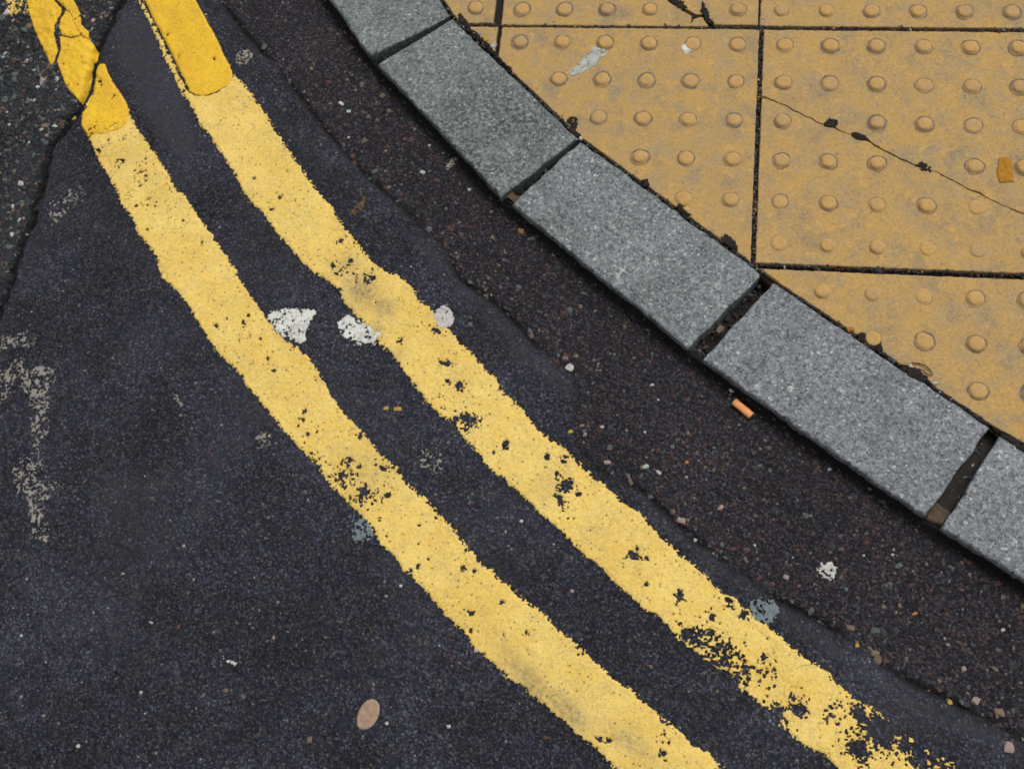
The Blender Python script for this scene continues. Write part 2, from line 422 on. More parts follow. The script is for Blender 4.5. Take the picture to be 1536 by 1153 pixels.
gx = strip(-1530, 230, 2.6, 30000); gy = strip(-1000, 330, 2.6, 30000)
X, Y = np.meshgrid(gx, gy)
cx, cy = (X[:-1, :-1] + X[1:, 1:]) / 2, (Y[:-1, :-1] + Y[1:, 1:]) / 2
pv = sdist(cx, cy, PAVE)
old = inside(cx, cy, OLDP)
GP = [(p[0], p[1]) for p in GROOVE] + [(40000, GROOVE[-1][1]), (40000, 40000), (GROOVE[0][0], 40000)]
gut = inside(cx, cy, GP)
Z = road_z(X, Y)
DUST = np.zeros_like(X)
for P_, st in ((BAND, .55), (BAND2, .7), (TOPB, .75)):
    s_ = sdist(X, Y, P_) + 18 * (fbm(X / 18, Y / 18, 91) - .5)
    DUST = np.maximum(DUST, st * np.clip((s_ + 4) / 22, 0, 1))
DUST = np.maximum(DUST, .45 * np.clip((fbm(X / 150, Y / 150, 95, 5) - .55) / .3, 0, 1) * (1 - inside(X, Y, GP)))
ds = dist_line(X + 9 * (fbm(X / 13, Y / 13, 63, 2) - .5), Y + 9 * (fbm(X / 13, Y / 13, 64, 2) - .5), CRACK)
SOIL_SHADE = np.exp(-(ds / (4.6 + 5.5 * fbm(X / 20, Y / 20, 33))) ** 2)
dg = dist_line(X, Y, GROOVE)
SOIL_SHADE = np.maximum(SOIL_SHADE, .95 * np.exp(-((dg + 3 * (fbm(X / 12, Y / 12, 71, 2) - .5)) / 5.5) ** 2) * np.clip(2.8 * fbm(X / 45, Y / 45, 72, 2) - .5, 0, 1) * (1 - np.exp(-((X - GATT[0]) ** 2 + (Y - GATT[1]) ** 2) / 62 ** 2)))
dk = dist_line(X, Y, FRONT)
SOIL_SHADE = np.maximum(SOIL_SHADE, .97 * np.exp(-(dk / (9 + 9 * fbm(X / 30, Y / 30, 34))) ** 2))  # shade under the kerb front painted in as a near-black strip
nx = X.shape[1]
idx = np.arange(X.size).reshape(X.shape)
F = np.stack([idx[:-1, :-1], idx[:-1, 1:], idx[1:, 1:], idx[1:, :-1]], -1)
ok = pv < 25
def surf(name, m, mat):
    q = F[m]
    u, inv = np.unique(q, return_inverse=True)
    V = np.stack([X.ravel()[u], Y.ravel()[u], Z.ravel()[u]], 1)
    me = quad_mesh(name, V, inv.reshape(q.shape), np.ones(len(q), bool), {'dust': DUST.ravel()[u], 'soil_shade': SOIL_SHADE.ravel()[u]})
    return tag(link(name, me, mat), kind='structure')
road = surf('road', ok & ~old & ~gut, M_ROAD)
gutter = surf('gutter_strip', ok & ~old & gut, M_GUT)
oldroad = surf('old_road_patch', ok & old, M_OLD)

# ------------------------------------------------------------ slabs and kerb
def clip_half(P, p, q):
    """keep the part of P left of p->q"""
    out = []
    f = lambda a: (q[0] - p[0]) * (a[1] - p[1]) - (q[1] - p[1]) * (a[0] - p[0])
    for a, b in zip(P, P[1:] + P[:1]):
        fa, fb = f(a), f(b)
        if fa >= 0: out.append(a)
        if (fa >= 0) != (fb >= 0):
            t = fa / (fa - fb); out.append((a[0] + t * (b[0] - a[0]), a[1] + t * (b[1] - a[1])))
    return out

def prism(name, P, z0, z1, bevel, step=7.0, jit=.5, seed=1, origin=(0, 0), tilt=(0, 0), wob=0.0):
    """closed block over outline P (ccw) with eased top edges; bevel(x, y) -> mm"""
    pts = []
    for a, b in zip(P, P[1:] + P[:1]):
        L = math.dist(a, b)
        if L < 1e-3: continue
        n = max(1, int(L / step))
        for k in range(n):
            pts.append((a[0] + (b[0] - a[0]) * k / n, a[1] + (b[1] - a[1]) * k / n))
    A = np.array(pts); n = len(A)
    e = np.roll(A, -1, 0) - A; e /= np.linalg.norm(e, axis=1)[:, None] + 1e-9
    nr = np.stack([-e[:, 1], e[:, 0]], 1)
    m = nr + np.roll(nr, 1, 0); m /= np.maximum(np.linalg.norm(m, axis=1)[:, None] ** 2 / 2, .35)     # inward mitre
    j = (vn(A[:, 0] / 5, A[:, 1] / 5, seed) - .5) * 2 * jit + (vn(A[:, 0] / 23, A[:, 1] / 23, seed + 3) - .5) * 2 * wob
    A = A + m * (np.abs(j) if wob == 0 else j)[:, None]
    bv = np.array([bevel(x, y) for x, y in A])
    bv = bv * (.6 + .9 * vn(A[:, 0] / 12, A[:, 1] / 12, seed + 7))
    rings = [(0, z0 * np.ones(n)), (0, z1 - bv), (.28 * bv, z1 - .35 * bv), (bv, z1 * np.ones(n))]
    V = []; 
    for ins, z in rings:
        B = A + m * np.reshape(ins * np.ones(n), (n, 1))
        zz = z + tilt[0] * (B[:, 0] - origin[0]) + tilt[1] * (B[:, 1] - origin[1])
        V.append(np.c_[B - np.array(origin), zz])
    bm = bmesh.new()
    vs = [[bm.verts.new(p * S) for p in R] for R in V]
    for r in range(3):
        for k in range(n):
            k2 = (k + 1) % n
            f_ = bm.faces.new((vs[r][k], vs[r][k2], vs[r + 1][k2], vs[r + 1][k])); f_.smooth = r > 0
    bm.faces.new(vs[3]); bm.faces.new(vs[0][::-1])
    bmesh.ops.triangulate(bm, faces=[f_ for f_ in bm.faces if len(f_.verts) > 4])
    me = bpy.data.meshes.new(name); bm.to_mesh(me); bm.free()
    return me

# bedding under the slabs: the pavement itself, slabs are its parts
BK2 = [tuple(p) for p in BACK]
bed = [(BK2[0][0], 9000)] + [(p[0], p[1]) for p in BK2] + [(BK2[-1][0] + 8000, BK2[-1][1] - 1200), (BK2[-1][0] + 8000, 9000)]
bm = bmesh.new()
bm.faces.new([bm.verts.new((x * S, y * S, -7.5 * S)) for x, y in bed])
bmesh.ops.triangulate(bm, faces=bm.faces[:])
me = bpy.data.meshes.new('pavement'); bm.to_mesh(me); bm.free()
pavement = tag(link('pavement', me, M_SOIL), kind='structure')

BLIS = []
for v in range(6):
    rg = random.Random(70 + v)
    R0 = 11.0 + rg.uniform(-.5, .5); H = 4.3 + rg.uniform(-.7, .4); n = 20
    prof = [(R0 + 2.8 + v % 3 * .7, .12), (R0 + .9, .3), (R0, .7), (R0 - .9, H * .66), (R0 - 2.2, H * .94), (R0 - 5, H), (0, H + .15)]
    V = []; Q = []; MI = []
    for r_, z_ in prof[:-1]:
        for k in range(n):
            a_ = 2 * math.pi * k / n
            q = r_ + (vn(math.cos(a_) * 2.2 + 9, math.sin(a_) * 2.2 + 9, 300 + v) - .5) * (2.4 if r_ > R0 + .1 else .8)
            V.append((q * math.cos(a_), q * math.sin(a_), z_))
    V.append((0, 0, prof[-1][1])); c_ = len(V) - 1
    faces = []
    for r in range(len(prof) - 2):
        for k in range(n):
            k2 = (k + 1) % n
            faces.append((r * n + k, r * n + k2, (r + 1) * n + k2, (r + 1) * n + k)); MI.append(1 if r < (1 if v % 2 else 2) else 0)
    r = len(prof) - 2
    for k in range(n): faces.append((r * n + k, r * n + (k + 1) % n, c_)); MI.append(0)
    me = bpy.data.meshes.new('blister')
    me.from_pydata([(x * S, y * S, z * S) for x, y, z in V], [], faces)
    me.polygons.foreach_set('material_index', MI); me.polygons.foreach_set('use_smooth', [True] * len(MI))
    me.materials.append(M_BLIS); me.materials.append(M_GRIME)
    BLIS.append(me)

rng = random.Random(5)
CRK_B = [(-205.1,78.4),(-188.5,71.8),(-169.0,64.2),(-143.2,47.6),(-113.1,32.5),(-95.5,24.5),(-73.5,15.0),(-42.7,2.0),(-21.1,-14.0),(6.3,-27.9),(24.4,-36.6),(48.3,-44.4),(72.3,-58.0),(95.5,-73.2),(118.7,-84.6),(138.8,-96.1),(161.7,-107.4),(199.8,-127.2)]
CRK_D = [(-364.9,279.4),(-344.4,247.9),(-330.5,236.7),(-315.7,226.9),(-301.0,218.3),(-288.9,217.2),(-282.5,211.1),(-275.0,200.1)]
CUTS = []
for p, q in zip(BK2[:-1], BK2[1:]):
    L = math.dist(p, q)
    if L > 60:
        n = (-(q[1] - p[1]) / L * 5.0, (q[0] - p[0]) / L * 5.0)
        CUTS.append(((p[0] + n[0], p[1] + n[1]), (q[0] + n[0], q[1] + n[1])))
def resample(P, st):
    out = []
    for a, b in zip(P[:-1], P[1:]):
        n = max(1, int(math.dist(a, b) / st))
        out += [(a[0] + (b[0] - a[0]) * k / n, a[1] + (b[1] - a[1]) * k / n) for k in range(n)]
    return out + [P[-1]]
def wig(P, seed, off, side):
    out = []
    A = np.array(resample(P, 4.0))
    t = np.gradient(A, axis=0); t /= np.linalg.norm(t, axis=1)[:, None]
    n = np.stack([-t[:, 1], t[:, 0]], 1)
    q_ = vn(A[:, 0] / 15, A[:, 1] / 15, seed)
    w_ = off * (.3 + 1.0 * q_ + 3.2 * np.clip(q_ - .66, 0, 1)) * side + 2.4 * (vn(A[:, 0] / 7, A[:, 1] / 7, 900) - .5)
    return [tuple(p) for p in A + n * w_[:, None]]

SL = 397.0; H2 = SL / 2
def slab(cx, cy, rot, seed, cut=None, lab=None, top=H2, bot=H2, left=H2):
    T = lambda x, y: (cx + x * math.cos(rot) - y * math.sin(rot), cy + x * math.sin(rot) + y * math.cos(rot))
    TL, TR, BR, BL = T(-left, top), T(H2, top), T(H2, -bot), T(-left, -bot)
    polys = [[BL, BR, TR, TL]]
    if cut == 'B':
        a = [p for p in CRK_B]; up = wig(a, 11, .75, 1); lo = wig(a, 12, .75, -1)
        up = [p for p in up if BL[0] + 1 < p[0] < BR[0] - 1]; lo = [p for p in lo if BL[0] + 1 < p[0] < BR[0] - 1]
        polys = [up + [TR, TL], [BL, BR] + lo[::-1]]
        polys[0] = [(BL[0], up[0][1])] + up + [(BR[0], up[-1][1]), TR, TL]
        polys[1] = [BL, BR, (BR[0], lo[-1][1])] + lo[::-1] + [(BL[0], lo[0][1])]
    if cut == 'D':
        a = [(CRK_D[0][0] - 130, TL[1] + 5)] + CRK_D
        rt = wig(a, 13, 2.6, 1); lf = wig(a, 14, 2.6, -1)
        f = lambda Q: [p for p in Q if BL[1] + 1 < p[1] < TL[1] - 1]
        rt, lf = f(rt), f(lf)
        polys = [[BL, (lf[-1][0], BL[1])] + lf[::-1] + [(lf[0][0], TL[1]), TL], [(rt[-1][0], BR[1]), BR, TR, (rt[0][0], TR[1])] + rt]
    for i, P in enumerate(polys):
        # clip to the kerb
        for p, q in CUTS: 
            P = clip_half(P, p, q)
            if len(P) < 3: break
        if len(P) < 3: continue
        ar = sum(a[0] * b[1] - a[1] * b[0] for a, b in zip(P, P[1:] + P[:1])) / 2
        if abs(ar) < 350: continue
        ox, oy = sum(p[0] for p in P) / len(P), sum(p[1] for p in P) / len(P)
        z1 = rng.uniform(-.5, .5)
        me = prism('paving_slab', P, -45, z1, (lambda x, y: 1.6) if not cut else (lambda x, y: 1.6 if max(abs(x - cx), abs(y - cy)) > 190 else .6), 4.5, 1.2, seed * 7 + i, (ox, oy), (rng.uniform(-.002, .002), rng.uniform(-.002, .002)))
        o = link('paving_slab', me, M_SLAB, pavement); o.location = (ox * S, oy * S, 0)
        if lab: o['label'] = lab[i]
        for c in range(6):
            for r in range(6):
                x, y = T((c - 2.5) * 400 / 6, (2.5 - r) * 400 / 6)
                s_ = float(sdist(np.array([x]), np.array([y]), P)[0])
                if s_ < 7.5: continue
                b = bpy.data.objects.new('blister', rng.choice(BLIS)); COL.objects.link(b)
                b.parent = o
                b.location = ((x - ox + rng.uniform(-.5, .5)) * S, (y - oy + rng.uniform(-.5, .5)) * S, z1 * S)
                b.rotation_euler.z = rng.uniform(0, 6.28)
                b.scale = (1, 1, rng.choice((1, .95, .9, .75, .5)))
k = 0
ROWS = [(395.5, -6.5), (0, 0), (-404.5, 60.5), (-808, 20), (798, -4), (1200, 5)]
for yy, x0 in ROWS:
    for i in range(-4, 5):
        k += 1
        x = x0 + i * 402.9; rot = 0.0; y = yy; cut = None; lab = None
        if (yy, i) == (395.5, -1): x, rot, cut = -407, .0097, 'D'
        if yy == 395.5 and i < -1: x -= 3; rot = .006
        if (yy, i) == (0, 0):
            cut = 'B'; lab = ['upper half of the buff slab split by a long diagonal crack', 'lower half of the buff slab split by a long diagonal crack']
        if cut == 'D': lab = ['buff slab left of a wide dark break at the top of the photo', 'buff slab right of a wide dark break at the top of the photo']
        if (yy, i) == (-404.5, -1): continue
        slab(x, y, rot, k, cut, lab, 195.4 if yy == 0 else H2, 195.4 if yy == 395.5 else H2, 340 if (yy, i) == (-404.5, 0) else H2)

kerb = empty('kerb', (-280, -220, ZR))
tag(kerb, 'curved kerb of flat grey granite stones between dark gutter and buff blister paving', 'kerb')
KL = -np.array(kerb.location)
def kpart(o):
    o.parent = kerb; o.matrix_parent_inverse = Matrix.Translation(KL); return o
nu = len(ups)
for i, s in enumerate(ALL):
    P = [tuple(p) for p in s]
    f0, f1 = np.array(s[0]), np.array(s[1])
    def bev(x, y, f0=f0, f1=f1):
        e = f1 - f0; L = np.linalg.norm(e)
        d = abs(e[0] * (y - f0[1]) - e[1] * (x - f0[0])) / L
        return 3.6 if d < 3 else 1.8
    mat = [M_GRA_G, M_GRA_G, M_GRA_N, M_GRA_P, M_GRA_P][min(max(i - nu, 0), 4)]
    me = prism('kerb_stone', P, -110, rng.uniform(-.6, 1.0), bev, 6.0, 1.0, 200 + i, tilt=(0, 0), wob=1.4)
    o = kpart(link('kerb_stone', me, mat))
    if i == nu + 1: o['label'] = 'greenish grey kerb stone with dark pitted marks across its middle'
# joint fillings
for i, (a, b) in enumerate(zip(ALL[:-1], ALL[1:])):
    P = [a[1] , b[0], b[3], a[2]]
    c = sum(P) / 4
    d = (P[1] - P[0]) / np.linalg.norm(P[1] - P[0])
    fr = (P[0] + P[1]) / 2; bk = (P[2] + P[3]) / 2
    ax = (bk - fr) / np.linalg.norm(bk - fr)
    Q = [P[0] - d * 2 + ax * 5, P[1] + d * 2 + ax * 5, P[2] + d * 2, P[3] - d * 2]
    j = i - nu
    top = {0: -27, 1: -26, 2: -27, 3: -19}.get(j, -24)
    me = prism('joint_filling', [tuple(q) for q in Q], -100, top, lambda x, y: 1.0, 5, .6, 400 + i, wob=1.5)
    kpart(link('joint_filling', me, M_MORTD if j == 3 else M_SOIL))
    if j in (1, 3):
        t0 = {1: 22, 3: 27}[j]
        w2 = P[0] + (P[3] - P[0]) * t0 / 145; w3 = P[1] + (P[2] - P[1]) * t0 / 145
        Q = [P[0] - d * 1.5 + ax * 2, P[1] + d * 1.5 + ax * 2, w3 + d, w2 - d]
        me = prism('joint_plug', [tuple(q) for q in Q], -90, -7, lambda x, y: 3.5, 3, 1.4, 430 + i, wob=2.2)
        o = kpart(link('joint_plug', me, M_MORT)); o['label'] = 'brown mortar plug at the road end of a kerb joint'

# ------------------------------------------------------------ thin painted layers as real flakes
def mask_mesh(name, poly, mat, parent=None, thick=2.0, cell=1.15, jag=4.4, jcell=2.7, wear=(), holes=(), cuts=(), grime=(), pin=0.0, base=0.0,
              soft=3.0, seed=1, zf=road_z, rag=1.2, grow=0.0, minus=None, skirt=1.2, wear0=0.0):
    poly = np.array(poly, float)
    lo = poly.min(0) - 8; hi = poly.max(0) + 8
    B = 12
    nx_ = int((hi[0] - lo[0]) / cell / B) + 2; ny_ = int((hi[1] - lo[1]) / cell / B) + 2
    ccx = lo[0] + (np.arange(nx_) + .5) * B * cell; ccy = lo[1] + (np.arange(ny_) + .5) * B * cell
    CX, CY = np.meshgrid(ccx, ccy)
    sel = sdist(CX, CY, poly) > -(B * cell * .75 + jag + rag + 1)
    sel = np.repeat(np.repeat(sel, B, 0), B, 1)
    gx_ = lo[0] + np.arange(nx_ * B) * cell; gy_ = lo[1] + np.arange(ny_ * B) * cell
    GX, GY = np.meshgrid(gx_, gy_)
    x, y = GX[sel], GY[sel]
    sd = np.concatenate([sdist(a, b, poly) for a, b in zip(np.array_split(x, 24), np.array_split(y, 24))])
    wx = x + 1.6 * (vn(x / 3, y / 3, seed + 50) - .5); wy = y + 1.6 * (vn(x / 3, y / 3, seed + 51) - .5)
    f1, cr = wor(wx / jcell, wy / jcell, seed + 5)
    jv = .35 + 1.3 * fbm(x / 45, y / 45, seed + 44, 2)
    t = sd + grow + jv * jag * (cr - .5) * 2 * .6 + rag * (fbm(x / 9, y / 9, seed + 9) - .5) * 2.5
    W = np.full(x.shape, wear0)
    for wx0, wy0, r_, st in wear: W = np.maximum(W, st * np.exp(-((x - wx0) ** 2 + (y - wy0) ** 2) / r_ ** 2))
    nz = .5 * fbm(x / 4.8, y / 4.8, seed + 21, 3) + .28 * cr + .22 * vn(x / 2.2, y / 2.2, seed + 25)
    t = np.where(nz > W, t, -1)
    t = np.minimum(t, np.where(W > .05, (nz - W) * 30, 9))
    wob_ = 1 + 1.0 * (vn(x / 3.2, y / 3.2, seed + 31) - .5) + .9 * (vn(x / 1.7, y / 1.7, seed + 32) - .5)
    for h in holes:
        hx, hy, hr = h[:3]; sx, ang_ = (h[3], h[4]) if len(h) > 3 else (1, 0)
        dx, dy = x - hx, y - hy
        u = (dx * math.cos(ang_) + dy * math.sin(ang_)) / sx; v = -dx * math.sin(ang_) + dy * math.cos(ang_)
        t = np.minimum(t, np.hypot(u, v) * wob_ - hr * .82)
    for P_, w_ in cuts:
        t = np.minimum(t, dist_line(x, y, P_) - w_ * wob_ * (.4 + vn(x / 11, y / 11, seed + 35)))
    if pin > 0:
        f2, c2 = wor(x / 10.0, y / 10.0, seed + 61)
        t = np.where(c2 < pin, np.minimum(t, f2 * 10 * wob_ - (.5 + 1.1 * c2 / pin)), t)
    if minus is not None: t = np.minimum(t, -sdist(x, y, minus) - 0.5)
    T = np.full(GX.shape, -1.0); T[sel] = t
    keep = T > 0
    cellk = keep[:-1, :-1] & keep[1:, :-1] & keep[:-1, 1:] & keep[1:, 1:]
    id_ = np.arange(GX.size).reshape(GX.shape)
    c00, c10, c11, c01 = id_[:-1, :-1], id_[:-1, 1:], id_[1:, 1:], id_[1:, :-1]
    q = np.stack([c00, c10, c11, c01], -1)[cellk]
    if not len(q): return None
    u, inv = np.unique(q, return_inverse=True)
    ux, uy, ut = GX.ravel()[u], GY.ravel()[u], T.ravel()[u]
    zb = zf(ux, uy)
    zt = zb + base + thick * np.clip(ut / soft, 0.12, 1) ** .55 + .5 * (vn(ux / 5, uy / 5, seed + 71) - .5) * min(1, thick)
    V = np.stack([ux, uy, zt], 1)
    pk = np.pad(cellk, 1)
    sk = []
    for (dy_, dx_), (a_, b_) in (((-1, 0), (c00, c10)), ((1, 0), (c11, c01)), ((0, 1), (c10, c11)), ((0, -1), (c01, c00))):
        nb = pk[1 + dy_:pk.shape[0] - 1 + dy_, 1 + dx_:pk.shape[1] - 1 + dx_]
        m = cellk & ~nb
        sk.append(np.stack([a_[m], b_[m]], 1))
    sk = np.concatenate(sk)
    su, sinv = np.unique(sk, return_inverse=True); sinv = sinv.reshape(sk.shape)
    pos = np.searchsorted(u, su)
    n0, n1 = len(V), len(V) + len(su)
    bot = V[pos].copy(); bot[:, 2] = zb[pos] - skirt
    V = np.concatenate([V, V[pos], bot])
    SQ = np.stack([n1 + sinv[:, 0], n1 + sinv[:, 1], n0 + sinv[:, 1], n0 + sinv[:, 0]], 1)
    Q = np.concatenate([inv.reshape(q.shape), SQ])
    G = np.zeros(len(V))
    for g in grime:
        gx0, gy0, r_, st = g[:4]; el, an = (g[4], g[5]) if len(g) > 4 else (1, 0)
        dx, dy = V[:, 0] - gx0, V[:, 1] - gy0
        uu = (dx * math.cos(an) + dy * math.sin(an)) / el; vv = -dx * math.sin(an) + dy * math.cos(an)
        G = np.maximum(G, st * np.exp(-(uu ** 2 + vv ** 2) / r_ ** 2))
    th = np.exp(-np.clip(ut, 0, 30) / 2.6); th = np.maximum(th, .55 * np.clip((fbm(ux / 40, uy / 40, seed + 81, 3) - .52) / .2, 0, 1))
    TH = np.concatenate([th, th[pos], th[pos] * 0 + 1])
    sm = np.concatenate([np.ones(len(q), bool), np.zeros(len(SQ), bool)])
    me = quad_mesh(name, V, Q, sm, {'grime': G, 'thin': TH})
    return link(name, me, mat, parent)

L1L = [(-1262.2,-8.2),(-1234.8,-49.5),(-1212.8,-76.8),(-1192.5,-100.2),(-1176.6,-127.1),(-1154.6,-149.8),(-1137.2,-177.1),(-1114.1,-199.2),(-1100.0,-213.5),(-1080.8,-251.0),(-1055.4,-268.8),(-1037.2,-286.7),(-1013.9,-313.9),(-985.8,-348.5),(-968.2,-368.8),(-932.2,-394.5),(-913.5,-417.3),(-897.7,-430.7),(-868.3,-459.4),(-843.9,-483.9),(-820.9,-502.2),(-787.0,-529.2),(-770.2,-551.2),(-744.4,-571.3),(-719.6,-589.3),(-698.1,-606.4),(-681.5,-632.9),(-665.3,-638.9),(-649.9,-659.5),(-625.7,-678.2),(-602.2,-696.8),(-578.1,-719.8),(-554.8,-738.1),(-534.8,-759.1),(-512.6,-774.1),(-490.8,-790.2),(-465.2,-803.2),(-443.9,-818.9),(-416.9,-834.3),(-395.6,-850.8),(-369.2,-866.6),(-354.5,-878.6),(-329.2,-898.8),(-278.2,-933.5),(-220.6,-970.8),(-156.9,-1011.2),(-87.8,-1049.4),(15.1,-1098.7),(140.6,-1151.8),(272.2,-1203.2)]
L1R = [(-1199.1,34.8),(-1180.2,10.2),(-1149.9,-22.4),(-1119.4,-58.0),(-1093.4,-93.2),(-1070.6,-111.4),(-1051.5,-134.2),(-1027.4,-161.1),(-1008.8,-183.3),(-984.5,-208.4),(-957.1,-245.2),(-935.3,-270.6),(-921.7,-287.4),(-902.7,-308.1),(-873.0,-338.6),(-847.3,-351.4),(-825.3,-369.6),(-802.2,-397.2),(-780.8,-426.5),(-761.0,-449.0),(-738.5,-467.5),(-723.5,-479.8),(-700.5,-504.2),(-679.3,-518.7),(-656.8,-543.0),(-632.4,-560.2),(-608.3,-580.0),(-587.5,-597.9),(-573.0,-615.2),(-556.5,-626.1),(-545.6,-642.0),(-526.3,-652.1),(-513.0,-664.4),(-496.9,-675.0),(-480.0,-686.7),(-461.1,-698.2),(-445.6,-706.9),(-429.5,-724.5),(-408.0,-736.5),(-386.3,-754.5),(-368.2,-766.7),(-347.6,-781.4),(-330.1,-790.8),(-309.4,-806.4),(-289.1,-818.2),(-271.8,-831.4),(-252.1,-847.7),(-232.2,-856.4),(-213.0,-871.2),(-159.9,-908.0),(-104.5,-944.7),(-43.1,-980.3),(23.6,-1018.7),(123.4,-1067.2),(238.7,-1117.9),(360.8,-1167.4)]
L2L = [(-1107.5,78.7),(-1111.5,70.4),(-1092.6,45.6),(-1076.1,21.0),(-1051.7,-7.3),(-1027.8,-34.6),(-998.8,-69.7),(-982.5,-97.0),(-955.5,-125.3),(-938.0,-137.9),(-914.3,-168.0),(-888.7,-192.9),(-872.3,-207.9),(-850.9,-229.2),(-825.0,-241.2),(-811.0,-251.5),(-797.9,-259.5),(-794.0,-274.1),(-776.6,-287.6),(-763.2,-301.9),(-742.3,-319.8),(-728.6,-338.0),(-709.3,-354.1),(-686.3,-377.0),(-667.1,-399.3),(-644.2,-425.1),(-622.6,-443.6),(-602.5,-451.2),(-586.9,-473.6),(-562.7,-494.7),(-544.4,-516.0),(-524.6,-526.9),(-511.4,-538.2),(-490.4,-555.3),(-470.7,-570.5),(-448.0,-587.2),(-425.1,-606.6),(-403.0,-626.0),(-381.1,-638.9),(-365.5,-655.3),(-343.9,-671.0),(-325.5,-686.7),(-307.9,-693.8),(-289.9,-709.3),(-271.9,-727.4),(-246.0,-739.0),(-237.1,-749.2),(-206.4,-758.7),(-197.5,-775.7),(-180.8,-787.6),(-155.7,-808.8),(-133.9,-825.7),(-112.4,-839.2),(-91.0,-847.2),(-77.9,-858.9),(-20.1,-898.4),(47.5,-937.6),(120.0,-976.0),(204.0,-1014.8),(311.6,-1058.7),(439.7,-1104.9)]
L2R = [(-1046.2,125.9),(-1035.1,115.9),(-1016.8,97.7),(-1002.3,80.9),(-991.2,69.9),(-967.2,40.5),(-937.7,0.2),(-895.9,-50.9),(-864.2,-88.8),(-830.5,-122.3),(-807.8,-155.7),(-787.1,-174.0),(-766.1,-199.9),(-747.1,-213.4),(-727.7,-227.4),(-714.3,-228.3),(-695.0,-243.7),(-675.0,-268.1),(-652.9,-284.5),(-626.2,-311.5),(-607.6,-331.3),(-590.0,-343.7),(-567.6,-370.0),(-546.7,-385.5),(-535.1,-404.8),(-523.9,-411.6),(-503.2,-429.0),(-485.5,-450.9),(-462.0,-470.1),(-439.8,-480.1),(-426.1,-494.8),(-406.4,-512.2),(-384.2,-526.2),(-362.1,-546.2),(-337.2,-559.5),(-314.8,-582.9),(-278.1,-612.8),(-251.3,-631.2),(-230.6,-652.7),(-207.2,-664.9),(-184.3,-680.0),(-164.4,-696.0),(-147.5,-707.9),(-128.0,-722.7),(-114.2,-732.2),(-92.2,-744.1),(-84.0,-754.2),(-67.9,-763.5),(-54.6,-775.6),(-36.0,-784.5),(-18.0,-795.8),(-4.8,-810.2),(10.8,-813.7),(18.4,-826.1),(46.8,-830.9),(66.7,-844.1),(124.3,-870.5),(196.5,-903.1),(280.1,-940.2),(380.4,-983.1),(501.9,-1029.4)]
PH = math.radians

line1 = empty('yellow_line', (-900, -350, ZR))
tag(line1, 'outer yellow line, farther from the kerb, its top broken at cracked old tarmac', 'yellow line', 'double yellow lines')
line2 = empty('yellow_line', (-600, -330, ZR))
tag(line2, 'inner yellow line, nearer the kerb, with a round ended bright overlay', 'yellow line', 'double yellow lines')
def lpart(o, root):
    if o is None: return None
    o.parent = root; o.matrix_parent_inverse = Matrix.Translation(-Vector(root.location)); return o

W1 = [(-1151.4,-73.6,30,0.4),(-1195.4,-54.4,14,0.46),(-1125.5,-124.0,22,0.36),(-748.3,-541.0,38,0.42),(-715.4,-567.3,30,0.46),(-795.3,-520.0,25,0.4),(-694.9,-513.1,20,0.36),(-854.4,-351.3,14,0.38),(-320.3,-785.8,26,0.4),(-298.5,-800.1,20,0.42),(-1235.3,-31.0,12,0.42),(-399.0,-755.7,20,0.36),(-284.7,-823.0,30,0.36),(-1074.6,-259.7,12,0.44)]
H1 = [(-733.4,-481.5,3.5),(-742.5,-516.4,4),(-728.6,-525.1,3),(-715.5,-560.6,6),(-682.7,-563.9,4),(-875.9,-390.2,3),(-889.4,-372.2,2.6),(-819.3,-449.2,3.2),(-820.0,-462.3,2.6),(-809.6,-482.6,3),(-557.4,-626.7,4),(-565.0,-654.4,3.2),(-549.2,-657.6,2.8),(-625.5,-659.3,2.6),(-546.2,-713.1,2.6),(-507.3,-694.8,2.4),(-978.1,-325.0,2.6),(-694.2,-524.6,7,0.45,1.2),(-286.5,-862.2,3),(-354.7,-854.8,2.6),(-365.6,-854.3,2.4),(-1084.4,-98.8,4,2,0.3)]
G1 = [(-460.4,-790.7,16,0.75,3.2,-0.72),(-410.3,-823.1,15,0.8,3.2,-0.6),(-332.5,-851.8,14,0.55,3,-0.5),(-707.7,-523.6,40,0.28),(-1177.1,-35.5,40,0.2),(-867.3,-336.1,12,0.4)]
lpart(mask_mesh('worn_paint', L1L + L1R[::-1], M_PALE, None, 2.2, wear=W1, holes=H1, grime=G1, pin=.03, seed=100), line1)

W2 = [(-798.8,-224.6,20,0.45),(-759.4,-233.7,18,0.45),(-779.6,-229.2,14,0.46),(-815.5,-217.6,14,0.44),(-222.6,-739.6,40,0.52),(-252.7,-721.5,28,0.53),(-193.0,-757.5,26,0.5),(-283.2,-703.1,18,0.42),(-164.3,-754.8,26,0.41),(-35.3,-810.4,34,0.54),(-7.8,-803.8,28,0.57),(-51.0,-835.4,26,0.55),(22.8,-835.6,34,0.58),(45.7,-844.8,40,0.6),(-82.8,-795.4,24,0.42),(-154.8,-806.4,26,0.52),(-135.0,-788.5,22,0.42),(-111.8,-729.5,16,0.46),(-213.0,-667.1,18,0.45),(94.3,-869.9,90,0.6),(-582.7,-461.6,12,0.47),(-565.2,-489.6,10,0.48),(-271.9,-723.2,22,0.48),(-443.1,-495.6,13,0.47),(-448.5,-516.7,9,0.45),(-438.5,-556.1,10,0.46),(-427.7,-576.5,8,0.43)]
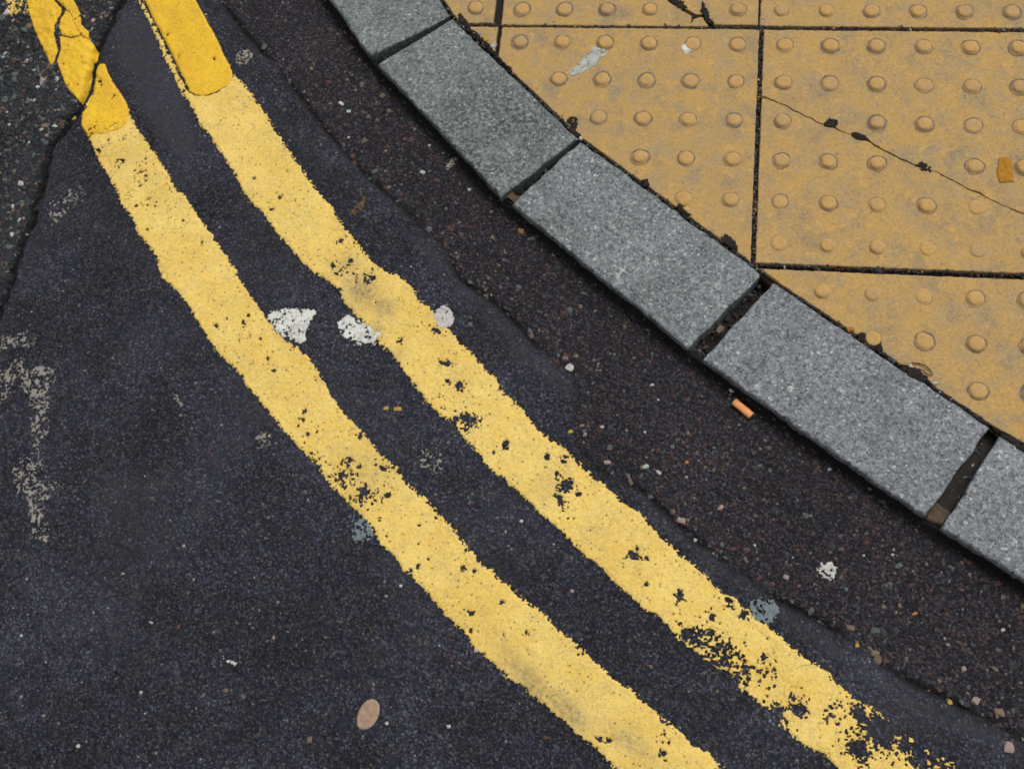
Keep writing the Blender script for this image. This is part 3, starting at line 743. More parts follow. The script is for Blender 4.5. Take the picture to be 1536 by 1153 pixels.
H2_ = [(-918.9,-107.1,3.4),(-810.6,-177.2,4),(-789.8,-209.8,4.2),(-751.8,-236.6,3.4),(-600.1,-396.2,6.2),(-526.0,-480.2,4.4),(-619.0,-392.3,3.2),(-624.3,-365.2,4,1.6,-0.4),(-695.3,-334.1,2.6),(-582.7,-445.9,7,2.2,-0.35),(-599.8,-446.1,5),(-436.2,-531.8,9.5),(-467.1,-493.4,4),(-443.5,-550.9,4,2,-1.0),(-420.7,-542.8,3),(-644.6,-314.6,3.4,2.6,-0.5),(-339.3,-619.1,4.6,1.7,-0.4),(-322.6,-621.3,3),(-276.7,-667.4,5),(-234.7,-692.0,4.6),(-194.8,-683.5,4.4),(-126.0,-795.6,8.2),(-150.9,-800.4,9),(-51.1,-793.9,9,1.7,-1.1),(-54.9,-831.9,9),(-23.5,-813.2,13,1.5,-0.9),(-0.2,-824.9,9),(19.0,-832.2,10,1.4,-1.2),(-265.7,-714.2,7),(-236.4,-711.6,5),(-169.0,-734.7,4),(-743.7,-215.4,3)]
G2 = [(-764.9,-257.9,26,0.85,1.2,-0.6),(-728.7,-283.0,18,0.7,1,-0.8),(-737.7,-323.8,16,0.55),(-794.6,-218.9,22,0.5),(-693.7,-352.7,14,0.35),(-465.0,-534.8,24,0.25)]
C2 = ()
FRESH2 = [(-1272.1,324.0),(-1225.7,261.8),(-1200.4,221.2),(-1172.1,181.5),(-1143.4,138.5),(-1120.4,101.4),(-1106.4,78.7),(-1094.7,72.0),(-1082.9,70.4),(-1072.0,72.5),(-1058.4,78.5),(-1046.6,87.6),(-1038.7,99.2),(-1035.2,110.7),(-1038.6,122.2),(-1048.0,134.9),(-1061.3,152.8),(-1078.8,182.7),(-1106.1,222.2),(-1133.3,262.4),(-1178.4,328.4),(-1247.4,431.1),(-1347.3,431.7)]
lpart(mask_mesh('worn_paint', L2L + L2R[::-1], M_PALE, None, 2.2, wear=W2, holes=H2_, grime=G2, cuts=C2, pin=.025, seed=140), line2)
EXTU = 0
o = lpart(mask_mesh('fresh_paint', [(FRESH2[0][0] - 160, FRESH2[0][1] + 330)] + FRESH2[:-2] + [(FRESH2[-3][0] - 150, FRESH2[-3][1] + 330)], M_FRESH, None, 3.6, jag=.4, rag=.5, holes=[(-1167.7,190.8,1.6),(-1139.6,147.7,1.4),(-1076.1,143.5,1.5)], seed=170, soft=4.5), line2)
o['label'] = 'smooth bright yellow overlay with a rounded end'
ed = lpart(mask_mesh('edge_dirt', [(-1135.7,129.5),(-1120.4,101.4),(-1106.4,78.7),(-1094.7,72.0),(-1082.9,70.4),(-1072.0,72.5),(-1058.4,78.5),(-1046.6,87.6),(-1038.7,99.2),(-1035.2,110.7),(-1038.6,122.2),(-1044.9,131.1)], M_MORTD, None, 2.6, jag=1.0, rag=1.2, grow=1.0, seed=175), line2)
OLDE = [(-1299.2,345.1),(-1238.3,261.7),(-1209.3,218.4),(-1191.5,191.8),(-1164.6,144.7),(-1137.6,106.2),(-1119.8,77.2),(-1108.3,66.0),(-1101.4,71.2),(-1143.2,132.0),(-1175.0,181.4),(-1202.8,221.2),(-1227.5,261.8),(-1283.2,345.1)]
lpart(mask_mesh('paint_remnant', OLDE, M_PALE, None, 1.6, jag=3.5, wear0=.33, seed=181), line2)
# bright pieces at the top of the outer line
FR1 = [(-1278.6,128.4),(-1272.5,132.4),(-1265.1,131.2),(-1255.1,114.4),(-1237.6,90.1),(-1219.1,71.2),(-1201.1,43.6),(-1198.7,18.5),(-1209.6,5.7),(-1225.3,-1.0),(-1244.4,-7.7),(-1261.6,-8.2),(-1279.9,13.9),(-1283.2,36.6),(-1275.6,53.3),(-1272.8,75.2),(-1278.1,111.4)]
o = lpart(mask_mesh('fresh_paint', FR1, M_FRESH, None, 4.0, jag=.9, rag=1.2, soft=4, pin=.05, wear=[(-1255.5,4.5,14,0.45),(-1231.3,0.1,12,0.42),(-1220.5,12.9,10,0.42)], holes=[(-1266.4,97.3,2.2),(-1262.2,89.6,1.4),(-1233.9,69.6,1.6)], seed=190), line1)
o['label'] = 'bright yellow wedge of newer paint just below the road crack'
lpart(mask_mesh('paint_remnant', [(-1275.8,82.9),(-1268.5,62.4),(-1271.2,49.6),(-1278.6,41.8),(-1283.5,51.9),(-1277.9,67.4)], M_PALE, None, 1.5, jag=1.2, wear0=.36, seed=195), line1)
FA = [(-1661.9,540.5),(-1495.4,330.6),(-1441.2,260.3),(-1424.5,225.8),(-1408.3,197.3),(-1387.6,165.2),(-1360.8,127.0),(-1357.8,129.7),(-1355.9,154.9),(-1369.9,185.6),(-1374.6,208.6),(-1369.7,237.3),(-1372.4,242.8),(-1391.7,260.6),(-1432.4,330.7),(-1589.7,539.5)]
FB = [(-1364.3,240.1),(-1370.9,227.7),(-1369.6,205.9),(-1364.0,181.6),(-1355.0,165.6),(-1351.6,152.3),(-1352.0,135.0),(-1341.0,115.5),(-1324.2,87.0),(-1307.3,71.9),(-1293.9,60.6),(-1288.6,77.4),(-1288.7,111.2),(-1292.2,140.0),(-1285.7,157.3),(-1304.0,178.4),(-1321.3,184.8),(-1336.8,179.3),(-1357.8,185.7),(-1349.8,192.6),(-1342.8,213.0)]
FC = [(-1585.8,539.4),(-1429.9,330.7),(-1388.7,263.4),(-1366.6,244.2),(-1352.8,233.3),(-1340.1,211.6),(-1321.9,187.5),(-1305.5,179.7),(-1310.7,195.7),(-1327.6,210.4),(-1333.9,230.8),(-1351.4,256.7),(-1404.9,330.8),(-1557.9,539.0)]
FC2 = [(-1364.0,238.7),(-1352.8,233.3),(-1340.1,211.6),(-1321.9,187.5),(-1337.4,182.0),(-1355.7,187.1),(-1364.0,200.5),(-1367.6,219.5)]
FB = [(-1358.6,184.4),(-1353.8,184.4),(-1336.8,179.3),(-1321.3,184.8),(-1304.0,178.4),(-1285.7,157.3),(-1292.2,140.0),(-1288.7,111.2),(-1288.6,77.4),(-1293.9,60.6),(-1307.3,71.9),(-1324.2,87.0),(-1341.0,115.5),(-1352.0,135.0),(-1351.0,149.7),(-1352.0,163.0)]
for P_, sd0, lb in ((FA, 201, 'left flake of bright yellow paint on the old tarmac'), (FB, 202, 'lowest pointed flake of bright yellow paint on the old tarmac'),
                    (FC, 203, 'right edge flake of bright yellow paint on the old tarmac'), (FC2, 204, 'middle flake of bright yellow paint on the old tarmac')):
    o = lpart(mask_mesh('paint_flake', P_, M_FRESH, None, 3.2, jag=.6, rag=.8, grow=.7, soft=2.0, pin=.03, seed=sd0, skirt=2.5), line1); o['label'] = lb
lpart(mask_mesh('paint_remnant', [(-1501.6,316.3),(-1477.9,248.9),(-1469.3,226.8),(-1461.2,224.1),(-1451.8,235.2),(-1438.4,240.9),(-1427.3,227.2),(-1441.2,260.3),(-1491.3,324.9)], M_PALE, None, 1.5, jag=4, wear0=.44, seed=210), line1)

# white splashes, scuffs and stains lying on the tarmac
def mark(name, poly, mat, label, cat, group=None, **kw):
    poly = np.array(poly); c = poly.mean(0)
    o = mask_mesh(name, poly, mat, None, **kw)
    if o is None: print('EMPTY', label); return
    z = float(road_z(c[:1], c[1:])[0]) if kw.get('zf', road_z) is road_z else 0.0
    off = Vector((c[0] * S, c[1] * S, z * S)); o.data.transform(Matrix.Translation(-off)); o.location = off
    return tag(o, label, cat, group)
def ell(p, rx, ry, ang=0, n=22, rough=0.0, seed=0):
    out = []
    for k in range(n):
        a = 2 * math.pi * k / n
        r = 1 + rough * (float(hsh(k, 3, seed)) - .5) * 2
        x, y = rx * r * math.cos(a), ry * r * math.sin(a)
        out.append((p[0] + x * math.cos(ang) - y * math.sin(ang), p[1] + x * math.sin(ang) + y * math.cos(ang)))
    return out
PSP = [(-903.9,-304.9),(-897.0,-297.0),(-887.4,-293.3),(-868.3,-290.1),(-846.5,-291.2),(-828.2,-290.2),(-829.4,-301.1),(-837.4,-314.3),(-837.1,-339.8),(-842.7,-348.5),(-855.9,-342.9),(-873.6,-335.4),(-890.5,-321.4)]
mark('paint_splash', PSP, M_WHITE, 'white fan shaped paint splash touching the outer yellow line', 'paint splash', 'white paint splashes', jag=3, rag=2.0, thick=.8, base=1.0, wear0=.28, wear=[(-879.0,-299.3,14,0.45),(-868.3,-330.9,12,0.42),(-890.4,-310.7,12,0.42)], seed=301, cell=.9)
PS2 = [(-795.0,-312.1),(-789.7,-301.1),(-777.9,-298.4),(-764.9,-304.1),(-751.6,-311.9),(-738.7,-317.5),(-722.5,-325.1),(-728.5,-331.7),(-733.1,-341.4),(-746.8,-343.2),(-763.3,-339.9),(-781.9,-330.4)]
mark('paint_splash', PS2, M_WHITE, 'white oval paint smear with feathered edges between the two yellow lines', 'paint splash', 'white paint splashes', jag=6, jcell=4, rag=2, thick=.9, base=1.4, wear0=.31, seed=311, cell=.9)
SCF = [([(-1318.7,-360.8),(-1298.4,-354.2),(-1271.9,-350.5),(-1259.1,-357.5),(-1261.7,-368.6),(-1272.6,-376.8),(-1292.5,-375.7),(-1312.7,-382.3)], .5), ([(-1302.3,-419.6),(-1293.0,-406.1),(-1281.3,-396.8),(-1271.8,-391.9),(-1261.0,-411.8),(-1275.9,-428.7),(-1280.7,-458.7),(-1287.3,-473.8)], .52),
       ([(-1270.3,-417.7),(-1256.2,-409.3),(-1241.7,-403.1),(-1219.3,-406.1),(-1212.3,-424.9),(-1219.6,-446.4),(-1205.1,-461.3),(-1224.1,-469.8),(-1243.1,-458.4),(-1261.1,-443.7)], .5), ([(-1243.1,-458.4),(-1213.4,-461.8),(-1201.5,-507.6),(-1201.4,-548.3),(-1213.7,-549.1),(-1231.2,-499.3)], .56),
       ([(-1244.0,-561.3),(-1225.3,-544.9),(-1197.2,-548.0),(-1194.9,-572.9),(-1169.1,-568.1),(-1162.6,-585.5),(-1177.8,-606.3),(-1208.8,-606.6),(-1230.5,-595.4)], .53), ([(-1210.3,-608.7),(-1181.1,-601.6),(-1174.4,-635.3),(-1157.4,-653.3),(-1161.5,-669.0),(-1180.4,-666.7),(-1192.5,-636.7)], .52)]
wm = empty('worn_white_marking', (-1310, -420, ZR))
tag(wm, 'ghost of a white road marking worn to scuffed flecks at the left edge', 'road marking')
for i, (P_, w_) in enumerate(SCF):
    lpart(mask_mesh('paint_fleck', P_, M_SCUFF, None, .9, jag=5, rag=4, wear0=w_ - .02, seed=320 + i * 7, cell=.9), wm)
GM = [((394,660), 11, 13, M_SCUFF, .47, 'pale ringed gum mark on dark tarmac left of the outer yellow line'),
      ((645,690), 17, 22, M_SCUFF, .53, 'speckled pale gum remains between the two yellow lines'),
      ((665,476), 16, 17, M_GUMW, .27, 'round cracked white gum spot on the right edge of the inner yellow line'),
      ((365,86), 15, 14, M_SCUFF, .40, 'dull pale gum spot right of the bright round ended paint'),
      ((543,796), 16, 17, M_GUMG, .34, 'blue grey flattened gum touching the left edge of the outer yellow line'),
      ((1145,915), 16, 18, M_GUMG, .36, 'grey green gum spot on the right edge of the inner yellow line'),
      ((1242,855), 13, 12, M_GUMW, .36, 'white lobed gum spot alone on the gutter below the kerb')]
GMW = [(-874.1,-496.2),(-628.6,-508.8),(-637.2,-293.6),(-1027.4,148.8),(-709.8,-615.0),(-170.8,-676.5),(-91.3,-618.5)]
for i, ((p_, rx, ry, m_, w_, lb), c) in enumerate(zip(GM, GMW)):
    mark('gum_spot', ell(c, rx, ry, .3 * i, 22, .1, i), m_, lb, 'chewing gum', 'trodden chewing gum', jag=2 if i == 2 else 4, jcell=3.6, rag=1.2 if i == 2 else 2, thick=1.1, base=1.8 if i in (2, 5) else .6, wear0=w_ + (.0 if i in (0, 1, 4, 6) else .05), seed=407 + 13 * i, cell=.8)
for i, (P_, m_, lb, w_) in enumerate([
    ([(-799.9,-85.3),(-793.4,-86.3),(-783.9,-99.8),(-784.1,-119.4),(-794.5,-133.5),(-802.9,-127.0),(-790.5,-111.6),(-792.8,-96.7)], M_OCHRE, 'curved ochre brown leaf scrap right of the inner yellow line', .40),
    ([(-666.1,-43.6),(-659.3,-31.7),(-649.2,-29.0),(-646.1,-37.1),(-655.8,-43.3),(-663.2,-50.5)], M_SCUFF, 'small white scuff on the gutter beside the second kerb stone', .42),
    ([(-1027.9,-434.6),(-1014.2,-435.9),(-999.4,-447.3),(-1006.4,-452.9),(-1018.5,-444.4)], M_SCUFF, 'thin pale scratch on the dark road near the left edge', .46),
    ([(-875.0,-798.2),(-868.2,-799.3),(-860.9,-803.0),(-852.3,-804.0),(-853.0,-810.1),(-861.0,-807.4),(-871.0,-804.0)], M_WHITE, 'short white scratch on the dark road in the lower left', .40),
    ([(-1297.9,-124.4),(-1264.3,-99.1),(-1237.6,-92.2),(-1241.5,-122.3),(-1263.6,-147.0),(-1275.9,-165.2),(-1297.4,-148.3)], M_SCUFF, 'faint grey scuffs beside the road crack', .56)]):
    mark('scuff' if i else 'leaf_scrap', P_, m_, lb, 'scuff mark' if i else 'leaf scrap', None, jag=2, rag=2, thick=.7, base=.5, wear0=w_, seed=470 + 9 * i, cell=.8)

flat0 = lambda x, y: np.full(np.shape(x), .35)
DRP = [(-437.7,156.4),(-431.0,148.0),(-439.2,135.7),(-451.5,123.4),(-465.0,113.5),(-480.5,103.6),(-489.0,107.0),(-484.8,118.0),(-474.5,129.1),(-463.5,145.1),(-454.5,159.9)]
mark('bird_dropping', DRP, M_DROP, 'long tapered whitish dropping smeared across a buff paving slab', 'bird dropping', None, jag=3, rag=2.5, thick=.7, wear0=.34, seed=520, zf=flat0, cell=.8, skirt=.6)
mark('bird_dropping', [(-322.2,159.3),(-316.5,165.5),(-304.3,162.0),(-305.8,152.3),(-312.5,146.2)], M_WHITE, 'small white dropping at the foot of a paving blister', 'bird dropping', None, jag=1.2, rag=1.2, thick=1.0, wear0=.25, seed=530, zf=flat0, cell=.8, skirt=.6)
mark('tape_scrap', [(132.7,-15.9),(150.4,-18.6),(151.1,-45.4),(151.5,-57.0),(132.9,-58.7),(129.1,-41.8)], M_TAPE, 'ochre scrap of tape stuck to the cracked slab at the right edge', 'tape', None, jag=.8, rag=1.2, thick=.8, wear0=.2, seed=540, zf=flat0, cell=.8, skirt=.6)

ktop = lambda x, y: np.full(np.shape(x), 1.0)
for P_, lb, sd0 in (([(-393.6,-217.0),(-386.4,-212.5),(-378.6,-216.3),(-379.8,-224.8),(-386.8,-233.4),(-394.7,-227.6)], 'small white fleck on the third kerb stone near its road edge', 561),
                    ([(-151.0,-380.1),(-142.4,-377.7),(-135.3,-383.0),(-140.4,-389.0),(-149.1,-387.6)], 'small white fleck in the middle of the long fourth kerb stone', 571),
                    ([(-444.4,-37.9),(-438.9,-33.2),(-434.2,-42.2),(-439.7,-46.9)], 'pale fleck at the upper end of the third kerb stone', 581)):
    mark('lichen_fleck', P_, M_DROP, lb, 'fleck', 'pale flecks on the kerb', jag=4, rag=2, thick=.4, wear0=.40, seed=sd0, zf=ktop, cell=.8, skirt=1.8)

# dirt in cracks and along the back of the kerb
def stuff_mark(name, poly, mat, zf, parent=None, **kw):
    o = mask_mesh(name, poly, mat, None, zf=zf, **kw)
    return o
DIRTP = [[(-107.5,32.6),(-100.0,39.6),(-88.6,36.5),(-86.7,28.7),(-97.9,22.8),(-105.5,25.9)], [(-73.5,15.6),(-62.3,19.2),(-47.4,10.7),(-41.8,0.9),(-54.8,1.6),(-67.8,9.0)],
         [(20.4,-34.5),(29.6,-28.8),(40.3,-39.3),(43.8,-44.6),(33.0,-43.9),(23.9,-39.8)], [(-348.4,263.0),(-335.6,255.5),(-320.6,243.0),(-316.0,233.1),(-321.9,228.1),(-338.9,240.4),(-351.9,252.9)],
         [(-292.2,245.7),(-285.4,230.9),(-278.7,216.1),(-273.1,202.6),(-282.1,202.5),(-288.7,213.5),(-295.5,228.3)], [(-310.4,202.2),(-307.9,214.6),(-302.2,220.8),(-294.9,217.2),(-298.8,213.4),(-303.7,210.9),(-305.3,202.3)],
         [(-61.3,-299.6),(-49.1,-295.1),(-43.8,-306.5),(-36.9,-313.9),(-28.2,-305.6),(-24.8,-320.9),(-31.8,-325.2),(-47.3,-314.5)], [(-7.8,-343.9),(5.9,-338.4),(17.8,-343.4),(29.6,-352.2),(37.8,-366.8),(20.9,-364.0),(5.7,-355.5)],
         [(-485.8,25.3),(-474.7,37.3),(-465.9,28.1),(-466.5,11.8),(-459.3,-1.8),(-467.5,0.3)], [(-365.5,-71.3),(-356.0,-68.8),(-351.3,-81.9),(-361.0,-82.2)], [(-315.5,-102.6),(-301.5,-115.1),(-291.5,-125.5),(-297.0,-127.9),(-312.9,-115.5)],
         [(-250.4,-160.2),(-237.6,-153.3),(-226.0,-165.5),(-223.6,-180.1),(-233.0,-176.3),(-242.5,-170.4)], [(-671.3,219.9),(-658.4,202.2),(-641.3,184.7),(-624.7,169.9),(-612.4,155.1),(-618.5,152.6),(-642.3,174.7),(-659.3,192.1),(-676.5,209.7)],
         [(-615.9,157.6),(-600.3,140.5),(-574.7,116.4),(-576.0,109.1),(-599.2,130.7),(-618.2,150.1)], [(34.4,-367.0),(62.6,-383.9),(95.2,-407.7),(109.7,-417.7),(103.0,-419.9),(70.7,-394.5),(37.7,-372.4)], [(109.6,-419.5),(127.3,-429.2),(148.0,-440.4),(166.9,-451.6),(163.3,-459.0),(142.7,-449.7),(119.0,-433.4)]]
for i, P_ in enumerate(DIRTP):
    o = mask_mesh('dirt_clump', P_, M_SOIL, pavement, thick=1.6, jag=2.4, rag=2.5, wear0=.24, seed=600 + 11 * i, zf=flat0, cell=.9, skirt=6)
    if o: o['kind'] = 'stuff'

# ------------------------------------------------------------ chips, pebbles and litter
ICO_V = []; ICO_F = []
bm = bmesh.new(); bmesh.ops.create_icosphere(bm, subdivisions=1, radius=1)
ICO_V = np.array([v.co[:] for v in bm.verts]); ICO_F = np.array([[v.index for v in f.verts] for f in bm.faces]); bm.free()
bm = bmesh.new(); bmesh.ops.create_icosphere(bm, subdivisions=2, radius=1)
ICO2_V = np.array([v.co[:] for v in bm.verts]); ICO2_F = np.array([[v.index for v in f.verts] for f in bm.faces]); bm.free()
nr_ = np.random.default_rng(12)

def chip_field(name, x, y, r, mi, sink, zf, parent=None, squash=(.35, .7)):
    n = len(x)
    V = np.repeat(ICO_V[None], n, 0) * (1 + .75 * (nr_.random((n, len(ICO_V), 1)) - .5))
    sc = np.stack([r * nr_.uniform(.8, 1.35, n), r * nr_.uniform(.65, 1.0, n), r * nr_.uniform(*squash, n)], 1)
    V = V * sc[:, None, :]
    a = nr_.uniform(0, 6.28, n); ca, sa = np.cos(a)[:, None], np.sin(a)[:, None]
    tl = nr_.normal(0, .25, n)[:, None]
    V = np.stack([V[..., 0] * ca - V[..., 1] * sa, V[..., 0] * sa + V[..., 1] * ca, V[..., 2] + tl * V[..., 0]], -1)
    z = zf(x, y) + sc[:, 2] * sink
    V = V + np.stack([x, y, z], 1)[:, None, :]
    Fc = (ICO_F[None] + (np.arange(n) * len(ICO_V))[:, None, None]).reshape(-1, 3)
    me = quad_mesh(name, V.reshape(-1, 3), Fc, np.zeros(len(Fc), bool), None, np.repeat(mi, len(ICO_F)))
    o = link(name, me, CHIPM, parent); o['kind'] = 'stuff'
    return o

def scatter(n, lo, hi, test):
    x = nr_.uniform(lo[0], hi[0], n); y = nr_.uniform(lo[1], hi[1], n)
    m = test(x, y); return x[m], y[m]
pick = lambda n, p: nr_.choice(len(p), n, p=np.array(p) / sum(p))
FRN = PAVE
in_gut = lambda x, y: inside(x, y, GP) & (sdist(x, y, FRN) < -3)
x, y = scatter(34000, (-1250, -1100), (700, 700), in_gut)
chip_field('gutter_grit', x, y, nr_.gamma(3.2, .5, len(x)) + .9, pick(len(x), [.56, .23, .07, .11, .002, .010, 0, 0, .003]), -.25, road_z)
dgl = lambda x, y: in_gut(x, y) & (np.exp(-(dist_line(x, y, GROOVE) / 16) ** 2) > nr_.random(len(x)))
x, y = scatter(14000, (-1250, -1100), (500, 500), dgl)
chip_field('gutter_grit', x, y, nr_.gamma(3, .7, len(x)) + 1.2, pick(len(x), [.48, .2, .13, .14, .003, .02, .001, .001, .005]), -.3, road_z)
in_old = lambda x, y: inside(x, y, OLDP) & (dist_line(x, y, CRACK) > 5) & (sdist(x, y, FA) < 3) & (sdist(x, y, FB) < 3)
x, y = scatter(22000, (-1900, -600), (-1000, 700), in_old)
chip_field('loose_aggregate', x, y, nr_.gamma(3, .62, len(x)) + 1.3, pick(len(x), [.60, .10, .05, .19, .014, .03, .0, .0, .012]), -.3, road_z, oldroad)
in_road = lambda x, y: ~inside(x, y, GP) & ~inside(x, y, OLDP) & (sdist(x, y, np.array(L1L + L1R[::-1])) < -2) & (sdist(x, y, np.array(L2L + L2R[::-1])) < -2)
x, y = scatter(15000, (-1600, -1200), (300, 500), in_road)
chip_field('road_grit', x, y, nr_.gamma(2.2, .4, len(x)) + .7, pick(len(x), [.7, .14, .05, .1, .003, .006, 0, 0, .004]), -.35, road_z)

jx = []; jy = []
for s_ in range(2600):
    row = rng.choice(((197, 0), (-200, 0), (0, 1))); u_ = rng.uniform(-700, 300)
    if row[1]: jx.append(-201.5 + rng.gauss(0, 1.8)); jy.append(rng.uniform(-230, 600))
    else: jx.append(u_); jy.append(row[0] + .8 + rng.gauss(0, 1.8))
for p, q in zip(BK2[:-1], BK2[1:]):
    L = math.dist(p, q)
    if L < 60: continue
    n_ = (-(q[1] - p[1]) / L, (q[0] - p[0]) / L)
    for s_ in range(int(L * 1.1)):
        t_ = rng.random(); o_ = rng.gauss(3.2, 2.2)
        jx.append(p[0] + (q[0] - p[0]) * t_ + n_[0] * o_); jy.append(p[1] + (q[1] - p[1]) * t_ + n_[1] * o_)
jx = np.array(jx); jy = np.array(jy); m_ = ~(sdist(jx, jy, BK2 + [(BK2[-1][0], -3000), (BK2[0][0] - 3000, -3000)]) > 0)
jx, jy = jx[m_], jy[m_]
gm = chip_field('joint_grit', jx, jy, nr_.gamma(2.5, .35, len(jx)) + .7, pick(len(jx), [.72, .14, .07, .05, .008, .012, .002, .003, .0]), -.1, lambda x, y: np.full(len(x), -4.0) + nr_.uniform(-2.5, 4.5, len(x)), pavement)

kx = []; ky = []
for a_, b_ in zip(ALL[:-1], ALL[1:]):
    for s_ in range(70):
        u_, v_ = rng.random(), rng.uniform(.03, .97)
        p_ = (a_[1] * (1 - u_) + b_[0] * u_) * (1 - v_) + (a_[2] * (1 - u_) + b_[3] * u_) * v_
        kx.append(p_[0]); ky.append(p_[1])
kx = np.array(kx); ky = np.array(ky)
gk = chip_field('joint_grit', kx, ky, nr_.gamma(2.5, .6, len(kx)) + .9, pick(len(kx), [.75, .12, .06, .05, .004, .01, 0, .003, 0]), -.1, lambda x, y: np.full(len(x), -22.0) + nr_.uniform(-4, 5, len(x)))
kpart(gk)

# larger stones of the broken tarmac, one by one
def stone_mesh(seed, v2=True):
    V0, F0 = (ICO2_V, ICO2_F)
    rg = np.random.default_rng(seed)
    k = 1 + .5 * (vn(V0[:, 0] * 1.7 + 7 + V0[:, 2], V0[:, 1] * 1.7 + 3 - V0[:, 2], seed) - .5) * 2 + .12 * (rg.random(len(V0)) - .5)
    V = np.clip(V0 * k[:, None], -.8, .8)
    me = quad_mesh('stone', V, F0, np.zeros(len(F0), bool))
    return me
SM = {}
for c in range(9):
    for v in range(3):
        me = stone_mesh(800 + v); me.materials.append(CHIPM[c]); SM[c, v] = me
def stone(name, x, y, z, rx, ry, rz, ang, col, parent=None, v=0):
    o = bpy.data.objects.new(name, SM[col, v]); COL.objects.link(o)
    o.location = (x * S, y * S, z * S); o.scale = (rx, ry, rz); o.rotation_euler = (rng.uniform(-.2, .2), rng.uniform(-.2, .2), ang)
    if parent: o.parent = parent
    return o
x, y = scatter(900, (-1560, -160), (-1230, 480), in_old)
n = 0
for a, b in zip(x, y):
    if n >= 240: break
    r_ = rng.uniform(3.8, 6.2); z = float(road_z(np.array([a]), np.array([b]))[0])
    stone('aggregate_stone', a, b, z - r_ * .4, r_, r_ * rng.uniform(.6, .95), r_ * rng.uniform(.4, .6), rng.uniform(0, 6.28), rng.choice([DARK] * 14 + [GREEN] * 6 + [RED] * 2 + [TAN, PINK]), oldroad, n % 3)
    n += 1

PEB = [  # point, rx, ry, rz, colour, label
 (0,8,4,2,WHITE,'bright white chip on the gutter left of the second kerb stone'),
 (0,5,4,2,PGRN,'pale green chip just below a bright white chip on the gutter'),
 (0,5,3.5,2,GREEN,'olive grey chip on the gutter between white chip and kerb'),
 (0,8,8,4,WHITE,'large white chip on the groove edge between road and gutter'),
 (0,6,5,3,TAN,'tan chip just above the large white chip on the groove edge'),
 (0,5,4,3,TAN,'tan chip up right of the large white chip on the groove edge'),
 (0,7,4.5,2.5,PGRN,'pale green chip in the gutter, left of a white chip'),
 (0,5.5,3.5,2.5,WHITE,'white chip in the gutter beside a pale green chip'),
 (0,3.5,3.5,2.5,ORA,'tiny orange chip in the middle of the gutter'),
 (0,5,7,3,GREEN,'green grey chip right of the holed part of the inner yellow line'),
 (0,7,4.5,3,PINK,'dull pink chip touching the smooth band by the inner yellow line'),
 (0,4,3,2,WHITE,'small white chip at the end of a dark scratch on the gutter'),
 (0,5,4,2.5,YEL,'yellow chip beside the right edge of the inner yellow line'),
 (0,8,6,3,PINK,'pale pink pebble at the groove beside the inner yellow line'),
 (0,3.5,3.5,2.5,WHITE,'tiny white bead at the groove below a pale pink pebble'),
 (0,4.5,3,2,WHITE,'small white chip in the gutter left of the kerb joint with a tan stone'),
 (0,4.5,4.5,2.5,PGRN,'small pale chip between the kerb and the orange cigarette end'),
 (0,5,4.5,3,PINK,'small pale chip left of the white lobed gum spot'),
 (0,8,6,3.5,GREEN,'grey green pebble on the gutter near the lower groove'),
 (0,7.5,5.5,3,TAN,'tan grey pebble right at the lower groove'),
 (0,7,6.5,3.5,TAN,'tan pebble sunk in the lower groove'),
 (0,3.5,4,2.5,YEL,'tiny yellow bead in the lower groove'),
 (0,5,3,2,ORA,'orange fleck in the lower right part of the gutter'),
 (0,3.5,3,2,WHITE,'tiny white chip at the right end of the gutter'),
 (0,4,6,2.5,YEL,'pair coloured yellow chip in a dark dip of the lower groove'),
 (0,9,8,5,TAN,'brown pebble at the groove near the bottom right corner'),
 (0,6,7,4,PINK,'pinkish pebble above the groove near the bottom right corner'),
 (0,8,10,5,PINK,'pale pink pebble lowest at the bottom right corner'),
 (0,8,5,2,YEL,'larger yellow paint flake between the two yellow lines'),
 (0,5.5,4,1.6,YEL,'smaller yellow paint flake left of a larger one between the lines'),
 (0,3.6,3.6,2,WHITE,'white bead on the dark road at the bottom left corner'),
 (0,3,3,2,WHITE,'tiny pale bead on the dark road low in the left half'),
 (0,4,2.2,1.6,WHITE,'tiny white sliver on the dark road left of the outer line'),
 (0,5,3.4,2,TAN,'cream chip on the dark road below a short white scratch'),
 (0,3,3,2,WHITE,'tiny white bead left of the outer line below the blue grey gum'),
 (0,3.4,4.4,2,WHITE,'white chip stuck at the left edge of the outer yellow line'),
 (0,3.2,3.2,2,WHITE,'white bead just right of the beige oval gum'),
 (0,3.6,3.4,2,WHITE,'white bead well right of the beige oval gum'),
 (0,4.5,6,2,TAN,'tan chip left of the beige oval gum'),
 (0,4.5,3,2,GREEN,'grey chip up right of the beige oval gum'),
 (0,3.6,3.6,2,PINK,'small pinkish bead between the yellow lines in the lower half'),
 (0,3.4,3.4,2,WHITE,'tiny white bead between the yellow lines at mid height'),
 (0,6,4,2,WHITE,'white chip on the gutter left of a white scuff'),
 (0,4,3.6,2,WHITE,'tiny white chip in the gutter below the second kerb stone'),
 (0,3,3,2,WHITE,'tiny white bead in the gutter left of the second kerb stone'),
 (0,8,6,3,RED,'rusty red chip against the foot of the topmost kerb stone'),
 (0,7,6,2.5,ORA,'orange brown crumb against the foot of the third kerb stone'),
 (0,5,5,3,YEL,'round yellow paint crumb left of the crack by the bright wedge'),
 (0,0,0,0,0,''),
]
